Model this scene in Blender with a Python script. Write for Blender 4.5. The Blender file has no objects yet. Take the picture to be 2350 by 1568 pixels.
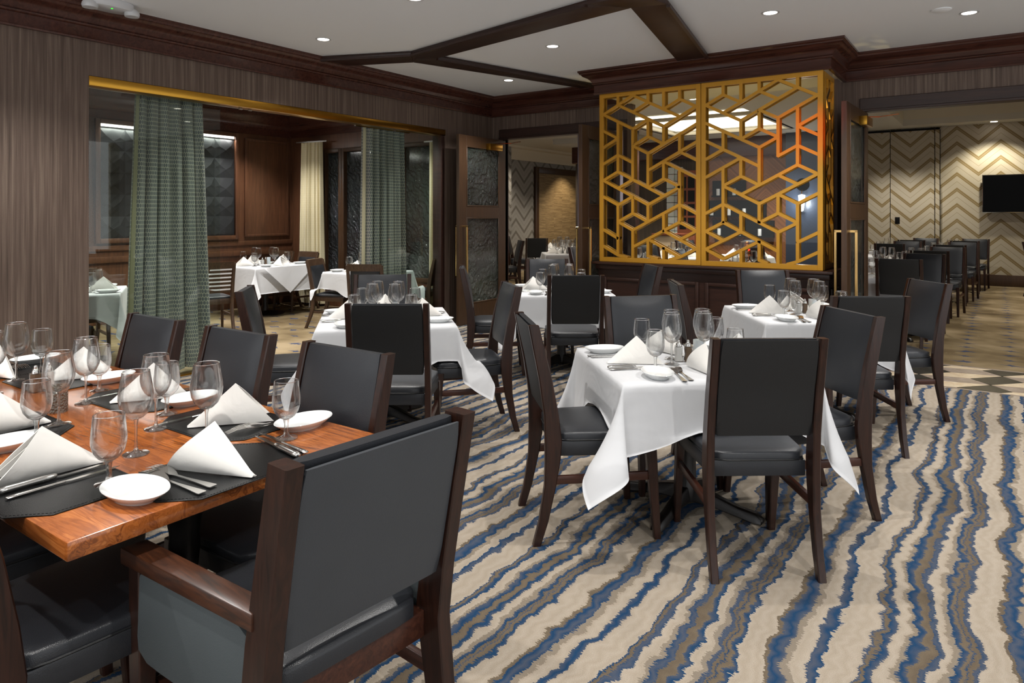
import bpy, bmesh, math, random
from mathutils import Vector, Matrix, noise as mnoise

PI = math.pi
random.seed(7)
S = 1.07                      # all plans below are in units of 1.07 m
# camera calibration (pixels of the 2350 x 1568 frame), used for the camera and for reading positions
F, HY, CX, H, YAW = 1590.0, 492.0, 1175.0, 1.4, math.radians(35)
cs, sn = math.cos(YAW), math.sin(YAW)

scene = bpy.context.scene
C = bpy.data.collections.new('restaurant')
scene.collection.children.link(C)

# ------------------------------------------------------------------ camera
cam = bpy.data.cameras.new('camera')
cam.sensor_fit = 'HORIZONTAL'
cam.sensor_width = 36
cam.lens = F / 2350 * 36
cam.shift_y = -(784 - HY) / 2350
cam.clip_start = 0.02
cam.clip_end = 100
camo = bpy.data.objects.new('camera', cam)
camo.location = (0, 0, H * S)
camo.rotation_euler = (PI / 2, 0, YAW)
C.objects.link(camo)
scene.camera = camo

# ------------------------------------------------------------------ world, exposure
world = bpy.data.worlds.new('world')
scene.world = world
world.use_nodes = True
bg = world.node_tree.nodes['Background']
bg.inputs[0].default_value = (0.97, 0.985, 1.0, 1)
bg.inputs[1].default_value = 1.2
vs = scene.view_settings
vs.view_transform = 'Standard'
vs.look = 'None'
vs.gamma = 1
vs.use_curve_mapping = False
vs.exposure = 0.2
scene.cycles.transparent_max_bounces = 24
scene.cycles.max_bounces = 7
scene.cycles.diffuse_bounces = 4
scene.cycles.glossy_bounces = 3
scene.cycles.transmission_bounces = 4
scene.cycles.caustics_reflective = False
scene.cycles.caustics_refractive = False
scene.cycles.sample_clamp_indirect = 3.0

def W(r, f):
    return (cs * r - sn * f, sn * r + cs * f)

def at(px, py, z):
    d = (H - z) * F / (py - HY)
    return W((px - CX) / F * d, d)

def spot(x, y, z, e, ang=115, col=(1, .972, .935), r=.035, blend=.6):
    l = bpy.data.lights.new('downlight_lamp', 'SPOT')
    l.energy = e; l.spot_size = math.radians(ang); l.spot_blend = blend
    l.shadow_soft_size = r; l.color = col
    o = bpy.data.objects.new('downlight_lamp', l)
    o.location = (x * S, y * S, z * S)
    C.objects.link(o)
    return o

def point(x, y, z, e, col=(1, .92, .82), r=.06):
    l = bpy.data.lights.new('lamp', 'POINT')
    l.energy = e; l.shadow_soft_size = r; l.color = col
    o = bpy.data.objects.new('lamp', l)
    o.location = (x * S, y * S, z * S)
    C.objects.link(o)
    return o

def area(x, y, z, sx, sy, e, rot=(0, 0, 0), col=(1, .95, .88)):
    l = bpy.data.lights.new('area_lamp', 'AREA')
    l.shape = 'RECTANGLE'; l.size = sx * S; l.size_y = sy * S; l.energy = e; l.color = col
    o = bpy.data.objects.new('area_lamp', l)
    o.location = (x * S, y * S, z * S); o.rotation_euler = rot
    C.objects.link(o)
    return o

ZC = 3.0        # ceiling of the dining room
# ceiling downlights: seen ones read from the photograph, the rest continue the grid behind the camera
DL_SEEN = [at(742, 90, ZC), at(1268, 106, ZC), at(1167, 184, ZC), at(1768, 29, ZC), at(2224, 29, ZC), at(952, -4, ZC)]
DL_MORE = [(-4.6, 1.9), (-3.0, 1.3), (-3.2, -.4), (-1.2, .3), (-1.3, 2.6), (.6, 3.1), (.8, 1.2), (1.6, 4.8), (-.3, 5.6), (-4.8, -.2), (-1.2, -1.6)]
E_MAIN = 118
for (x, y) in DL_SEEN + DL_MORE:
    spot(x, y, ZC - .02, E_MAIN, r=.028)
# private room beyond the glass wall
for (x, y) in [(-6.9, 2.9), (-7.6, 4.3), (-8.4, 5.9), (-6.5, 6.0), (-7.0, 4.9), (-8.3, 2.6)]:
    spot(x, y, 2.9, 150, r=.04)
# banquet room beyond the tiled passage
for (x, y) in [(-1.6, 9.2), (-1.4, 11.4), (-1.3, 13.6), (.6, 10.2), (1.0, 12.8), (2.2, 9.0), (-1.6, 15.3)]:
    spot(x, y, 3.12, 130, col=(1, .94, .84), r=.04)
spot(-.05, 15.95, 3.15, 130, ang=120, col=(1, .93, .76), r=.05)
# room beyond the open double door
for (x, y) in [(-7.2, 11.9), (-8.6, 13.2), (-8.2, 15.4), (-6.6, 10.0)]:
    spot(x, y, 3.05, 250, col=(1, .9, .76), r=.04)
# bar area behind the gold screen
for (x, y) in [(-4.2, 9.2), (-3.3, 10.6), (-5.0, 12.0), (-3.2, 12.6)]:
    spot(x, y, 2.92, 230, col=(1, .92, .8), r=.04)

# ------------------------------------------------------------------ node helpers
def lin(h):
    h = h.lstrip('#')
    out = []
    for i in (0, 2, 4):
        c = int(h[i:i + 2], 16) / 255
        out.append(c / 12.92 if c <= .04045 else ((c + .055) / 1.055) ** 2.4)
    return tuple(out) + (1,)

class NT:
    def __init__(self, name):
        self.m = bpy.data.materials.new(name)
        self.m.use_nodes = True
        self.t = self.m.node_tree
        self.t.nodes.clear()
        self.out = self.n('ShaderNodeOutputMaterial')
        self.p = self.n('ShaderNodeBsdfPrincipled')
        self.t.links.new(self.p.outputs[0], self.out.inputs[0])
    def n(self, kind, **kw):
        x = self.t.nodes.new(kind)
        for k, v in kw.items():
            setattr(x, k, v)
        return x
    def l(self, a, b):
        self.t.links.new(a, b)
    def setp(self, **kw):
        names = dict(color='Base Color', rough='Roughness', metal='Metallic', spec='Specular IOR Level', emit='Emission Color',
                     emits='Emission Strength', coat='Coat Weight', coatr='Coat Roughness', sheen='Sheen Weight', alpha='Alpha', trans='Transmission Weight', ior='IOR', sss='Subsurface Weight')
        for k, v in kw.items():
            i = self.p.inputs[names[k]]
            if hasattr(v, 'is_output') or isinstance(v, bpy.types.NodeSocket):
                self.l(v, i)
            else:
                i.default_value = v
        return self
    def co(self, which='Object', scale=(1, 1, 1), rot=(0, 0, 0), loc=(0, 0, 0)):
        tc = self.n('ShaderNodeTexCoord')
        mp = self.n('ShaderNodeMapping')
        mp.inputs['Scale'].default_value = scale
        mp.inputs['Rotation'].default_value = rot
        mp.inputs['Location'].default_value = loc
        self.l(tc.outputs[which], mp.inputs[0])
        return mp.outputs[0]
    def noise(self, vec, scale=5, detail=2, rough=.5, dist=0):
        x = self.n('ShaderNodeTexNoise')
        x.inputs['Scale'].default_value = scale
        x.inputs['Detail'].default_value = detail
        x.inputs['Roughness'].default_value = rough
        x.inputs['Distortion'].default_value = dist
        self.l(vec, x.inputs['Vector'])
        return x.outputs['Fac']
    def math(self, op, a, b=None, c=None, clamp=False):
        x = self.n('ShaderNodeMath', operation=op, use_clamp=clamp)
        for i, v in enumerate((a, b, c)):
            if v is None: continue
            if isinstance(v, (int, float)): x.inputs[i].default_value = v
            else: self.l(v, x.inputs[i])
        return x.outputs[0]
    def ramp(self, fac, stops, interp='LINEAR'):
        x = self.n('ShaderNodeValToRGB')
        r = x.color_ramp
        r.interpolation = interp
        while len(r.elements) > 1: r.elements.remove(r.elements[-1])
        r.elements[0].position = stops[0][0]; r.elements[0].color = stops[0][1]
        for p, c in stops[1:]:
            e = r.elements.new(p); e.color = c
        self.l(fac, x.inputs[0])
        return x.outputs[0]
    def mix(self, fac, a, b, mode='MIX'):
        x = self.n('ShaderNodeMix', data_type='RGBA', blend_type=mode)
        for i, v in ((0, fac), (6, a), (7, b)):
            if isinstance(v, (int, float, tuple)): x.inputs[i].default_value = v
            else: self.l(v, x.inputs[i])
        return x.outputs[2]
    def bump(self, h, strength=.3, dist=.01):
        x = self.n('ShaderNodeBump')
        x.inputs['Strength'].default_value = strength
        x.inputs['Distance'].default_value = dist
        self.l(h, x.inputs['Height'])
        self.l(x.outputs[0], self.p.inputs['Normal'])
        return x
    def sep(self, vec):
        x = self.n('ShaderNodeSeparateXYZ'); self.l(vec, x.inputs[0]); return x.outputs
    def comb(self, x=0, y=0, z=0):
        n = self.n('ShaderNodeCombineXYZ')
        for i, v in enumerate((x, y, z)):
            if isinstance(v, (int, float)): n.inputs[i].default_value = v
            else: self.l(v, n.inputs[i])
        return n.outputs[0]

M = {}
def simple(name, col, rough=.5, metal=0, spec=.5, nz=None, **kw):
    t = NT(name)
    t.setp(color=lin(col), rough=rough, metal=metal, spec=spec, **kw)
    if nz:
        sc, st = nz
        t.bump(t.noise(t.co(), sc, 3), st, .004)
    M[name] = t.m
    return t.m

def wood(name, c1, c2, rough=.35, axis='z', scale=1.0, coat=0.0):
    t = NT(name)
    s = {'x': (1.2, 14, 14), 'y': (14, 1.2, 14), 'z': (14, 14, 1.2)}[axis]
    v = t.co(scale=tuple(k * scale for k in s))
    a = t.noise(v, 3, 5, .6, 1.2)
    t.setp(color=t.ramp(a, [(.3, lin(c1)), (.7, lin(c2))]), rough=rough, coat=coat, coatr=.15)
    t.bump(a, .06, .002)
    M[name] = t.m
    return t.m

wood('chair_wood', '#1b0f0a', '#361e15', .3, 'z', 1.5)
wood('chair_wood_x', '#2c1712', '#4f2d20', .3, 'y', 1.5)
wood('arm_wood', '#24140d', '#4c2a18', .32, 'y', 2.0)
wood('club_wood', '#33231a', '#55402e', .35, 'z', 1.5)
wood('crown_wood', '#371e17', '#543026', .26, 'x', .5)
wood('trim_wood', '#281813', '#3a241c', .4, 'x', .5)
wood('door_wood', '#3b2819', '#4a3320', .4, 'z', .6)
wood('panel_wood', '#4c3122', '#6a4630', .35, 'z', .5)
wood('cabinet_wood', '#2b1913', '#3d251c', .38, 'x', .6)
wood('bar_wood', '#6b4630', '#8a5c3e', .4, 'z', .6)
simple('brass', '#b98a35', .28, 1.0)
simple('brass_bright', '#e0b878', .22, 1.0)
simple('copper', '#d08050', .2, 1.0)
simple('steel', '#d8d6d2', .16, 1.0)
simple('cast_iron', '#15110f', .35)
simple('black', '#060606', .6, spec=.2)
simple('white_plastic', '#cfd0d2', .35)
simple('china', '#e9ebea', .08, spec=.6, coat=.5)
simple('ceramic_candle', '#cfd2d6', .5)
simple('rubber', '#0c0c0c', .7)
simple('ceiling_paint', '#f0f2f4', .9, nz=(60, .05))
simple('cream_paint', '#cfc6b2', .85)
simple('soffit_paint', '#c9c4b8', .8)
simple('dark_relief', '#2b2d2f', .45)
simple('tv_screen', '#020203', .35, spec=.1)
simple('lattice_gold', '#d0962e', .32, .4)
simple('pepper', '#6b5743', .8, nz=(300, .4))
simple('salt', '#dcdad4', .7)
simple('slate_tile', '#2c3444', .35, nz=(30, .5))
simple('wine_shelf', '#7b4028', .4)
simple('lavender', '#77707c', .7)
simple('beige_stone', '#c2ac90', .4)
simple('taupe_stone', '#8f8274', .35)
simple('dark_stone', '#2e2c28', .3)
simple('grout', '#6e675c', .6)

def emis(name, col, s):
    t = NT(name); t.setp(color=(0, 0, 0, 1), emit=lin(col), emits=s); M[name] = t.m
emis('lamp_lens', '#fff4e6', 9)
emis('cove_glow', '#fff2dc', 2.2)
emis('led_strip', '#fff6ea', 5)
emis('green_led', '#30ff30', 2)
emis('red_led', '#ff2010', 3)
emis('sconce_glow', '#f2f8ff', 9)

# black leather
def leather(name, col, rough=.42):
    t = NT(name)
    v = t.co()
    big = t.noise(v, 5, 2)
    t.setp(color=t.mix(big, lin(col), tuple(c * 1.25 for c in lin(col)[:3]) + (1,)), rough=rough, spec=.25 if 'placemat' in name else .5)
    vor = t.n('ShaderNodeTexVoronoi'); vor.inputs['Scale'].default_value = 420
    t.l(v, vor.inputs['Vector'])
    t.bump(vor.outputs['Distance'], .22, .0012)
    M[name] = t.m
leather('leather', '#232529', .36)
leather('leather_lit', '#373a3e', .42)  # same leather, tone raised for the light falling on the armchair's back
leather('leather_shaded', '#121314', .48)  # same leather, darkened for the unlit rear of chair backs; piping shares it
leather('placemat_leather', '#0e0f10', .3)
leather('velvet_grey', '#3a4042', .75)

# white linen
t = NT('linen')
v = t.co()
a = t.noise(v, 3.2, 3, .55, .6)
fine = t.noise(t.co(scale=(1, 1, 1)), 900, 1)
t.setp(color=lin('#d0d1d3'), rough=.75, sheen=.15)
hh = t.math('ADD', a, t.math('MULTIPLY', fine, .02))
t.bump(hh, .22, .05)
M['linen'] = t.m
t = NT('napkin_linen')
a = t.noise(t.co(), 9, 3, .5, .8)
t.setp(color=lin('#efece6'), rough=.7, sheen=.2)
t.bump(a, .25, .015)
M['napkin_linen'] = t.m

# thin glassware and panes: clear sheet, mirror-like towards grazing
def thin_glass(name, tint, boost=1.0, base=.03, pw=4.0, rough=0.0, refr=False):
    t = NT(name)
    t.t.nodes.remove(t.p)
    tr_ = t.n('ShaderNodeBsdfTransparent'); tr_.inputs[0].default_value = tint
    if refr:
        gl = t.n('ShaderNodeBsdfGlass'); gl.inputs['IOR'].default_value = 1.45
    else:
        gl = t.n('ShaderNodeBsdfGlossy')
    gl.inputs['Roughness'].default_value = rough
    gl.inputs['Color'].default_value = (1, 1, 1, 1)
    fr = t.n('ShaderNodeLayerWeight'); fr.inputs[0].default_value = .5
    mx = t.n('ShaderNodeMixShader')
    f5 = t.math('MULTIPLY_ADD', t.math('POWER', fr.outputs['Facing'], pw), boost, base, clamp=True)
    t.l(f5, mx.inputs[0])
    t.l(tr_.outputs[0], mx.inputs[1]); t.l(gl.outputs[0], mx.inputs[2])
    t.l(mx.outputs[0], t.out.inputs[0])
    M[name] = t.m
thin_glass('glassware', (.985, .988, .99, 1), .95, .07, 1.5, .0, True)
thin_glass('glass_solid', (.97, .98, .98, 1), .6, .4, 1.0, .0, True)
thin_glass('rim_glint', (.97, .98, .98, 1), .3, .7, 1.0, .08)  # near-mirror finish, set bright to draw a highlight along glass rims
thin_glass('pane_glass', (.9, .95, .92, 1), .8, .035)
thin_glass('screen_glass', (.95, .97, .96, 1), .5, .012)

# frosted votive
t = NT('frosted'); t.setp(color=lin('#dfe3e2'), rough=.45, sss=.3); M['frosted'] = t.m
t = NT('votive_crackle')
t.setp(color=lin('#cfc4b4'), rough=.12, trans=.6)
vor = t.n('ShaderNodeTexVoronoi'); vor.inputs['Scale'].default_value = 130; t.l(t.co(), vor.inputs['Vector'])
t.bump(vor.outputs['Distance'], 1, .01); M['votive_crackle'] = t.m

# walnut staves (table top, staves run along x)
t = NT('walnut')
v = t.co()
x, y, z = t.sep(v)
row = t.math('FLOOR', t.math('DIVIDE', y, .105))
off = t.math('MULTIPLY', row, 7.31)
xi = t.math('FLOOR', t.math('DIVIDE', t.math('ADD', x, t.math('MULTIPLY', off, .37)), .62))
wn = t.n('ShaderNodeTexWhiteNoise', noise_dimensions='2D'); t.l(t.comb(row, xi), wn.inputs['Vector'])
vv = t.comb(t.math('ADD', t.math('MULTIPLY', x, .8), off), t.math('ADD', t.math('MULTIPLY', y, 9), t.math('MULTIPLY', xi, 3.3)), t.math('MULTIPLY', z, 9))
g = t.noise(vv, 2.2, 5, .55, 1.6)
wv = t.math('SINE', t.math('MULTIPLY', g, 42))
gg = t.math('ADD', t.math('MULTIPLY', g, .75), t.math('MULTIPLY', wv, .09))
colr = t.ramp(gg, [(.18, lin('#5e3015')), (.38, lin('#a25a26')), (.54, lin('#bd7034')), (.72, lin('#d8975a'))])
colr = t.mix(t.math('MULTIPLY', wn.outputs[0], .65), colr, lin('#8a4a22'))
t.setp(color=colr, rough=.18, coat=.6, coatr=.08)
t.bump(g, .05, .002)
M['walnut'] = t.m

# striped wallpaper (vertical streaks)
def wallpaper(name, c1, c2, c3):
    t = NT(name)
    x, y, z = t.sep(t.co())
    u = t.math('ADD', x, y)
    a = t.noise(t.comb(t.math('MULTIPLY', u, 1), 0, t.math('MULTIPLY', z, .02)), 40, 3, .7)
    b = t.noise(t.comb(t.math('MULTIPLY', u, 1), 0, t.math('MULTIPLY', z, .4)), 260, 2, .6)
    col = t.ramp(a, [(.32, lin(c1)), (.5, lin(c2)), (.66, lin(c3))])
    col = t.mix(t.math('MULTIPLY', b, .45), col, lin(c1))
    t.setp(color=col, rough=.62)
    t.bump(t.math('ADD', a, t.math('MULTIPLY', b, .3)), .3, .006)
    M[name] = t.m
wallpaper('wallpaper_brown', '#493a30', '#67554a', '#806f61')
wallpaper('wallpaper_lavender', '#5d5766', '#7d7686', '#938c9b')
wallpaper('wallpaper_dark', '#332a22', '#4c4034', '#5f5142')

# chevron wallpaper
def chevron(name, light, gold, mid):
    t = NT(name)
    x, y, z = t.sep(t.co())
    u = t.math('ADD', x, y)
    w = .36 * S
    tri = t.math('PINGPONG', u, w)
    s_ = t.math('ADD', z, t.math('MULTIPLY', tri, .9))
    ph = t.math('FRACT', t.math('DIVIDE', s_, .31 * S))
    fine = t.math('FRACT', t.math('DIVIDE', s_, .031 * S))
    col = t.ramp(ph, [(0, lin(gold)), (.09, lin(mid)), (.13, lin(gold)), (.25, lin(light)), (.62, lin(mid)), (.66, lin(light))], 'CONSTANT')
    ln = t.ramp(fine, [(0, (.72, .72, .72, 1)), (.22, (1, 1, 1, 1))], 'CONSTANT')
    col = t.mix(.55, col, ln, 'MULTIPLY')
    n_ = t.noise(t.co(scale=(1, 1, 1)), 90, 3)
    col = t.mix(t.math('MULTIPLY', n_, .35), col, lin(mid))
    t.setp(color=col, rough=.55)
    M[name] = t.m
chevron('chevron_paper', '#c4baa6', '#87703f', '#a5977c')
chevron('chevron_grey', '#98948c', '#5e564b', '#7b766e')

# stacked-strip veneer inside the frame
t = NT('strip_veneer')
x, y, z = t.sep(t.co())
u = t.math('ADD', x, y)
a = t.noise(t.comb(t.math('MULTIPLY', t.math('FLOOR', t.math('DIVIDE', u, .45)), 7.7), t.math('MULTIPLY', u, .6), t.math('MULTIPLY', z, 16)), 3, 4, .8)
t.setp(color=t.ramp(a, [(.25, lin('#4b3a28')), (.5, lin('#8a7350')), (.75, lin('#b39a70'))]), rough=.5)
M['strip_veneer'] = t.m

# herringbone bar wall
t = NT('bar_chevron')
x, y, z = t.sep(t.co())
tri = t.math('PINGPONG', t.math('ADD', x, y), .55)
s_ = t.math('ADD', z, t.math('MULTIPLY', tri, 1.0))
a = t.noise(t.comb(0, 0, s_), 18, 3, .7)
t.setp(color=t.ramp(a, [(.3, lin('#54301c')), (.7, lin('#a0683f'))]), rough=.5)
M['bar_chevron'] = t.m

# obscure cast glass (dark behind)
def cast_glass(name, c1, c2):
    t = NT(name)
    v = t.co()
    a = t.noise(v, 7, 4, .6, 2.5)
    wv = t.n('ShaderNodeTexWave'); wv.inputs['Scale'].default_value = 4; wv.inputs['Distortion'].default_value = 14
    wv.inputs['Detail'].default_value = 3; wv.inputs['Detail Scale'].default_value = 1.2
    t.l(t.co(rot=(.5, .6, .3)), wv.inputs['Vector'])
    f_ = t.noise(v, 60, 3, .6)
    h_ = t.math('ADD', t.math('ADD', t.math('MULTIPLY', a, 1.2), t.math('MULTIPLY', wv.outputs['Fac'], .5)), t.math('MULTIPLY', f_, .35))
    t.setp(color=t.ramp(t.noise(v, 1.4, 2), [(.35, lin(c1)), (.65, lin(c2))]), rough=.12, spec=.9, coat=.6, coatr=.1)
    t.bump(h_, 1.0, .05)
    M[name] = t.m
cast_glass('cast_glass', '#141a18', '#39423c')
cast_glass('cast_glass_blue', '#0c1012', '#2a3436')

# ---------------------------------------------------------------- carpets
t = NT('striped_carpet')
x, y, z = t.sep(t.co())
P = .627 * S
n1 = t.noise(t.comb(t.math('MULTIPLY', x, .7), t.math('MULTIPLY', y, 1), 0), 2.0, 1)
n2 = t.noise(t.comb(t.math('MULTIPLY', x, 1.3), y, 3.3), 9, 2, .6)
n3 = t.noise(t.comb(t.math('MULTIPLY', x, .25), y, 1.7), 170, 1)
n4 = t.noise(t.comb(t.math('MULTIPLY', x, .45), t.math('MULTIPLY', y, 1.0), 9.1), 20, 0)
ds = t.math('ADD', t.math('MULTIPLY', t.math('SUBTRACT', n1, .5), .17), t.math('MULTIPLY', t.math('SUBTRACT', n2, .5), .06))
ds = t.math('ADD', ds, t.math('MULTIPLY', t.math('SUBTRACT', n4, .5), .032))
us = t.math('ADD', x, ds)
uj = t.math('ADD', us, t.math('MULTIPLY', t.math('SUBTRACT', n3, .5), .03))
ph = t.math('FRACT', t.math('DIVIDE', t.math('ADD', uj, .586 * S + 20 * P), P))
cr, ta, br, bl = lin('#b0a494'), lin('#8b8072'), lin('#685c4d'), lin('#1e4163')
stops = [(0, bl), (.065, ta), (.10, cr), (.169, bl), (.222, cr), (.372, bl), (.386, br), (.405, bl), (.44, cr), (.50, ta), (.523, bl), (.566, br), (.612, bl), (.648, cr),
         (.695, ta), (.726, bl), (.752, br), (.772, bl), (.779, br), (.806, bl), (.834, cr), (.966, br), (.992, bl)]
base = t.ramp(ph, stops, 'CONSTANT')
# soft taupe waves inside the cream bands
ph2 = t.math('FRACT', t.math('DIVIDE', t.math('ADD', us, t.math('MULTIPLY', n4, .02)), .040 * S))
wave = t.ramp(ph2, [(0, (0, 0, 0, 1)), (.5, (1, 1, 1, 1)), (1, (0, 0, 0, 1))])
base = t.mix(t.math('MULTIPLY', wave, .5), base, t.mix(.5, base, lin('#8b7c66')))
pile = t.noise(t.comb(x, y, z), 420, 2, .7)
base = t.mix(.6, base, t.ramp(pile, [(.32, (.45, .45, .45, 1)), (.6, (1, 1, 1, 1))]), 'MULTIPLY')
t.setp(color=base, rough=.95, spec=.1)
t.bump(pile, .5, .006)
M['striped_carpet'] = t.m

t = NT('mottled_carpet')
v = t.co()
x, y, z = t.sep(v)
big = t.noise(t.comb(x, y, 0), 1.3, 3, .55)
base = t.ramp(big, [(.35, lin('#5f5039')), (.5, lin('#7b6b50')), (.68, lin('#97866a'))])
vo = t.n('ShaderNodeTexVoronoi'); vo.inputs['Scale'].default_value = 2.9; vo.inputs['Randomness'].default_value = .45
warp = t.comb(t.math('ADD', t.math('MULTIPLY', x, .75), t.math('MULTIPLY', t.noise(v, 22, 2), .13)), t.math('ADD', y, t.math('MULTIPLY', t.noise(t.co(loc=(3, 5, 0)), 22, 2), .13)), 0)
t.l(warp, vo.inputs['Vector'])
cu = t.math('MULTIPLY', t.math('SUBTRACT', t.math('FRACT', t.math('DIVIDE', t.math('ADD', x, t.math('MULTIPLY', t.noise(v, 5, 3), .16)), .40)), .5), .40)
cv_ = t.math('MULTIPLY', t.math('SUBTRACT', t.math('FRACT', t.math('DIVIDE', t.math('ADD', y, t.math('MULTIPLY', t.noise(t.co(loc=(3, 5, 0)), 4, 3), .22)), .30)), .5), .30)
ast = t.math('ADD', t.math('POWER', t.math('MULTIPLY', t.math('ABSOLUTE', cu), 5.2), .55), t.math('POWER', t.math('MULTIPLY', t.math('ABSOLUTE', cv_), 13), .55))
spot_ = t.math('LESS_THAN', ast, .86)
vo2 = t.n('ShaderNodeTexVoronoi', feature='DISTANCE_TO_EDGE'); vo2.inputs['Scale'].default_value = 2.9; vo2.inputs['Randomness'].default_value = .8
t.l(warp, vo2.inputs['Vector'])
line = t.math('MULTIPLY', t.math('LESS_THAN', vo2.outputs['Distance'], .014), t.math('GREATER_THAN', t.noise(v, 4, 1), .52))
base = t.mix(t.math('MULTIPLY', spot_, .8), base, lin('#21375a'))
vo3 = t.n('ShaderNodeTexVoronoi'); vo3.inputs['Scale'].default_value = 3.4
t.l(t.comb(t.math('ADD', x, t.math('MULTIPLY', t.noise(v, 14, 2), .2)), t.math('MULTIPLY', y, 2.2), 4.4), vo3.inputs['Vector'])
base = t.mix(t.math('MULTIPLY', t.math('LESS_THAN', vo3.outputs['Distance'], .06), .5), base, lin('#c4b596'))
pile = t.noise(v, 420, 2, .7)
base = t.mix(.4, base, t.ramp(pile, [(.3, (.6, .6, .6, 1)), (.6, (1, 1, 1, 1))]), 'MULTIPLY')
t.setp(color=base, rough=.95, spec=.1)
t.bump(pile, .4, .005)
M['mottled_carpet'] = t.m

# marble tiles
def marble(name, c1, c2):
    t = NT(name)
    a = t.noise(t.co('Object'), 6, 5, .6, 2)
    t.setp(color=t.ramp(a, [(.35, lin(c1)), (.65, lin(c2))]), rough=.22)
    M[name] = t.m
marble('tile_cream', '#c9b394', '#dccbb0')
marble('tile_taupe', '#8f8072', '#a4968a')
marble('tile_dark', '#2b2a26', '#3d3b35')

# sheer curtain with ovals (uv: u along cloth, v up, in metres)
def curtain_mat(name, ground, dot, dmix):
    t = NT(name)
    tc = t.n('ShaderNodeTexCoord')
    u, v_, _ = t.sep(tc.outputs['UV'])
    cw, ch = .019, .038
    rowi = t.math('FLOOR', t.math('DIVIDE', v_, ch))
    us = t.math('ADD', u, t.math('MULTIPLY', t.math('MODULO', rowi, 2), cw / 2))
    fu = t.math('SUBTRACT', t.math('FRACT', t.math('DIVIDE', us, cw)), .5)
    fv = t.math('SUBTRACT', t.math('FRACT', t.math('DIVIDE', v_, ch)), .5)
    d = t.math('ADD', t.math('POWER', t.math('ABSOLUTE', t.math('MULTIPLY', fu, 2.3)), 2.6), t.math('POWER', t.math('ABSOLUTE', t.math('MULTIPLY', fv, 2.25)), 2.6))
    inside = t.math('LESS_THAN', d, 1.0)
    t.setp(color=t.mix(t.math('MULTIPLY', inside, dmix), lin(ground), lin(dot)), rough=.7, sheen=.4)
    M[name] = t.m
curtain_mat('curtain_sheer', '#b3ae9c', '#50545f', .85)
curtain_mat('curtain_cream', '#d8cda8', '#c4ba9a', .35)
simple('curtain_lining', '#b3ab8c', .7)

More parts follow.
